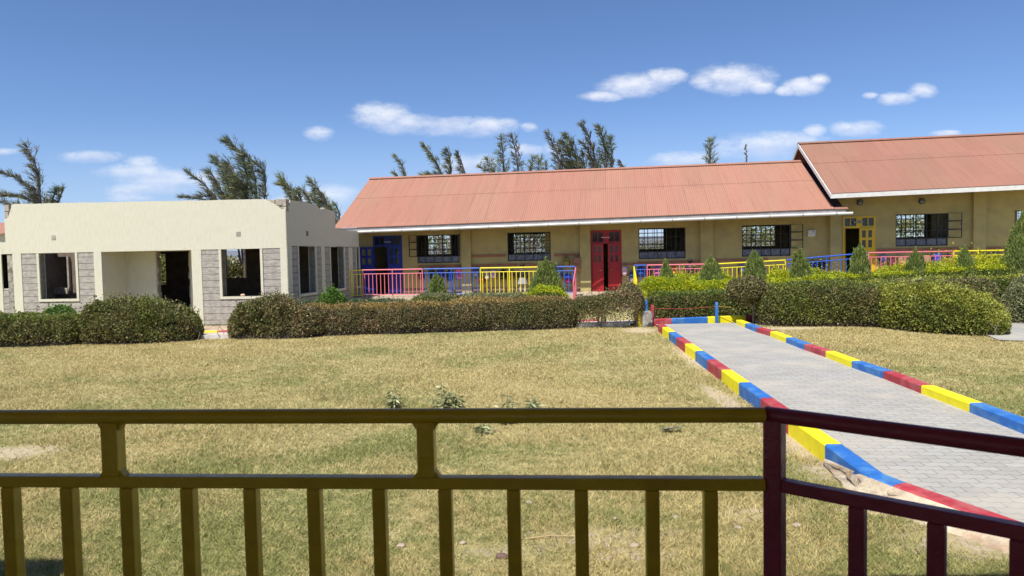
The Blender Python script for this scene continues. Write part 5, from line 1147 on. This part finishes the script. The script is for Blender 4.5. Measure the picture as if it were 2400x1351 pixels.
tree(30, [([(512,520),(502,462),(480,434),(440,403)],10,4),([(505,480),(480,468),(450,465),(428,463)],5,4),([(515,500),(505,460),(470,462)],6,5)], 'nearly bare casuarina leaning far left', 44, N3, dens=.8)
tree(30, [([(700,540),(704,480),(688,450),(658,416)],16,6),([(690,520),(690,478),(672,440),(657,434)],11,6),([(714,520),(706,470),(702,454)],10,6)], 'small casuarina above the grey broken corner', 45, N2, dens=1.3)
tree(30, [([(733,540),(728,475),(718,455),(707,445)],10,5)], 'slim casuarina behind the side wall top', 46, N1, dens=1.1)
tree(30, [([(765,540),(762,480),(746,446),(728,424)],18,6),([(755,520),(748,480),(735,458)],14,7),([(775,540),(770,490),(760,460)],9,5)], 'bushy blown casuarina at the end of the side wall', 47, N1, dens=1.4)
tree(30, [([(792,560),(795,500),(788,482)],10,5),([(782,540),(782,498),(776,487)],7,4)], 'low casuarina tips beside the left end of the coral roof', 48, N2)
tree(40, [([(950,470),(950,414),(943,390),(929,368)],10,4),([(932,470),(932,414),(926,408)],5,4)], 'single slim casuarina tip left above the coral roof', 49, N1, dens=.9)
tree(40, [([(1035,470),(1035,410),(1022,380),(1010,360),(996,342)],20,3),([(1020,470),(1020,412),(1003,412),(993,412)],6,5)], 'casuarina with a long whip leader above the coral roof', 50, N2, dens=1.1)
tree(40, [([(1056,470),(1056,405),(1054,375),(1050,354)],14,9)], 'round topped casuarina above the coral roof', 51, N1, dens=1.3)
tree(40, [([(1092,470),(1088,404),(1083,385),(1074,362)],14,4)], 'grey casuarina in front of the small white cloud', 52, N3, dens=1.2)
tree(40, [([(1181,470),(1180,400),(1179,360),(1175,322)],26,5),([(1165,470),(1160,405),(1150,385),(1144,375)],12,7),([(1155,470),(1148,405),(1135,397),(1126,392)],8,7)], 'pointed casuarina with layered branches', 53, N2, dens=.95, wind=.35)
tree(40, [([(1218,470),(1214,398),(1208,355),(1200,321)],20,6)], 'dark cone laden casuarina with an upright top', 54, N3, dens=1.0, wind=.3)
tree(40, [([(1240,470),(1240,402),(1245,385),(1255,370)],12,6),([(1262,470),(1264,400),(1262,376)],9,7),([(1280,470),(1279,398),(1279,385)],7,5)], 'sparse low casuarina group between the taller ones', 55, N2, dens=.9, wind=.3)
tree(40, [([(1318,470),(1314,395),(1303,350),(1292,330),(1283,314)],22,6),([(1320,460),(1318,380),(1312,335)],12,5)], 'slender casuarina with feathery side tufts', 56, N3, dens=.95, wind=.6)
tree(40, [([(1362,470),(1355,395),(1346,355),(1328,318)],24,6),([(1345,470),(1340,390),(1330,350),(1322,335)],18,6),([(1372,470),(1370,395),(1366,362)],12,8),([(1348,470),(1340,402),(1325,390)],12,8)], 'dense dark casuarina in the middle of the tall group', 57, N1, dens=1.6, wind=.8)
tree(40, [([(1402,470),(1398,395),(1390,350),(1380,320),(1366,291)],20,5),([(1396,470),(1390,380),(1375,345),(1364,335)],9,5)], 'tallest casuarina, its tip bent to the left', 58, N3, dens=1.05, wind=.7)
tree(40, [([(1424,470),(1420,395),(1418,350),(1412,320),(1404,298)],18,6),([(1436,470),(1432,390),(1433,350),(1430,325)],9,5)], 'upright full casuarina at the right of the tall group', 59, N1, dens=1.5, wind=.5)
tree(41, [([(1466,470),(1464,396),(1456,382)],5,3)], 'lone twig tip right of the tall casuarina group', 60, N3, dens=.8)
tree(41, [([(1664,470),(1664,380),(1664,350),(1663,331)],22,7)], 'symmetrical young pine shaped tree above the right part of the coral roof', 61, N2, dens=1.2, wind=.1)
tree(41, [([(1751,470),(1750,380),(1748,342)],3,2)], 'bare thin whip rising above the roof near the taller block', 62, N3, dens=.5, wind=.3, nl=.2)
# bushes and trees seen through the openings
def blob(px, py, Y, rx, rz, label, seed, m=L_dark, name='bush', n=15000):
    p = on_y(px,py,Y); t = thing(name, label, 'bush' if name == 'bush' else 'tree', (p.x,Y,0)); H = max(.5,p.z); rg_ = np.random.default_rng(seed); D = nrm(rg_.normal(size=(n,3))); r_ = 1-.45*rg_.random(n); P = D*r_[:,None]*np.array([rx,rx*.7,rz]); P += D*(noise3(P,1.6,seed)*.35)[:,None]; P[:,2] = np.abs(P[:,2]+H*.5)
    leaves('crown', P, D+rg_.normal(size=P.shape)*.8, .16*rg_.uniform(.6,1.3,n), .09, [m,L_dark], (rg_.random(n)<.35).astype(int), t)
    mb = MB(); [mb.tube([(x*.2,0,-.02),(x,.1,H*.8)],[.05,.02],6) for x in (-rx*.4,0,rx*.3)]; mb.build('trunk', bark2, t)
blob(565,668,33,2.0,1.7,'leafy bush seen through the right empty window of the unfinished building',71,L_dark)
blob(380,640,34,1.8,1.6,'bush seen through the porch opening of the unfinished building',72,L_mid)
blob(1240,560,44,5.0,2.6,'bushy tree seen through the second barred window',73,L_mid,'tree')
blob(1030,560,46,4.0,2.4,'pale tree seen through the first barred window',74,L_mid,'tree',7000)
blob(1520,575,60,7,1.6,'distant tree line seen through the third barred window',75,L_dark,'tree')
blob(1780,560,44,4.5,2.6,'bushy tree seen through the fourth barred window',76,L_mid,'tree')
blob(2130,540,42,5.0,3.0,'leafy tree seen through the window of the taller block',77,L_mid,'tree')
bw = MB(); bw.box(-22,30,49,49.25,0,2.1); solo(bw,'perimeter_wall',mat('whitewashed_wall',(.7,.68,.64),.8,.1,2),'long whitewashed wall beyond the school seen through the barred windows','wall')
# distant hills
hm = MB(); nx = 90; vs = []
for j,(y,h) in enumerate(((700,0),(1000,26),(1400,10))):
    for i in range(nx): x = -2200+i*50; vs.append((x,y,h*(.55+.3*math.sin(x*.0021+1)+.15*math.sin(x*.009)) if h else -1))
hm.add(vs,[(j*nx+i,j*nx+i+1,(j+1)*nx+i+1,(j+1)*nx+i) for j in range(2) for i in range(nx-1)],0,True); struct(hm.build('hills', mat('far_hillside',(.16,.17,.19),.95,.2,.004)))
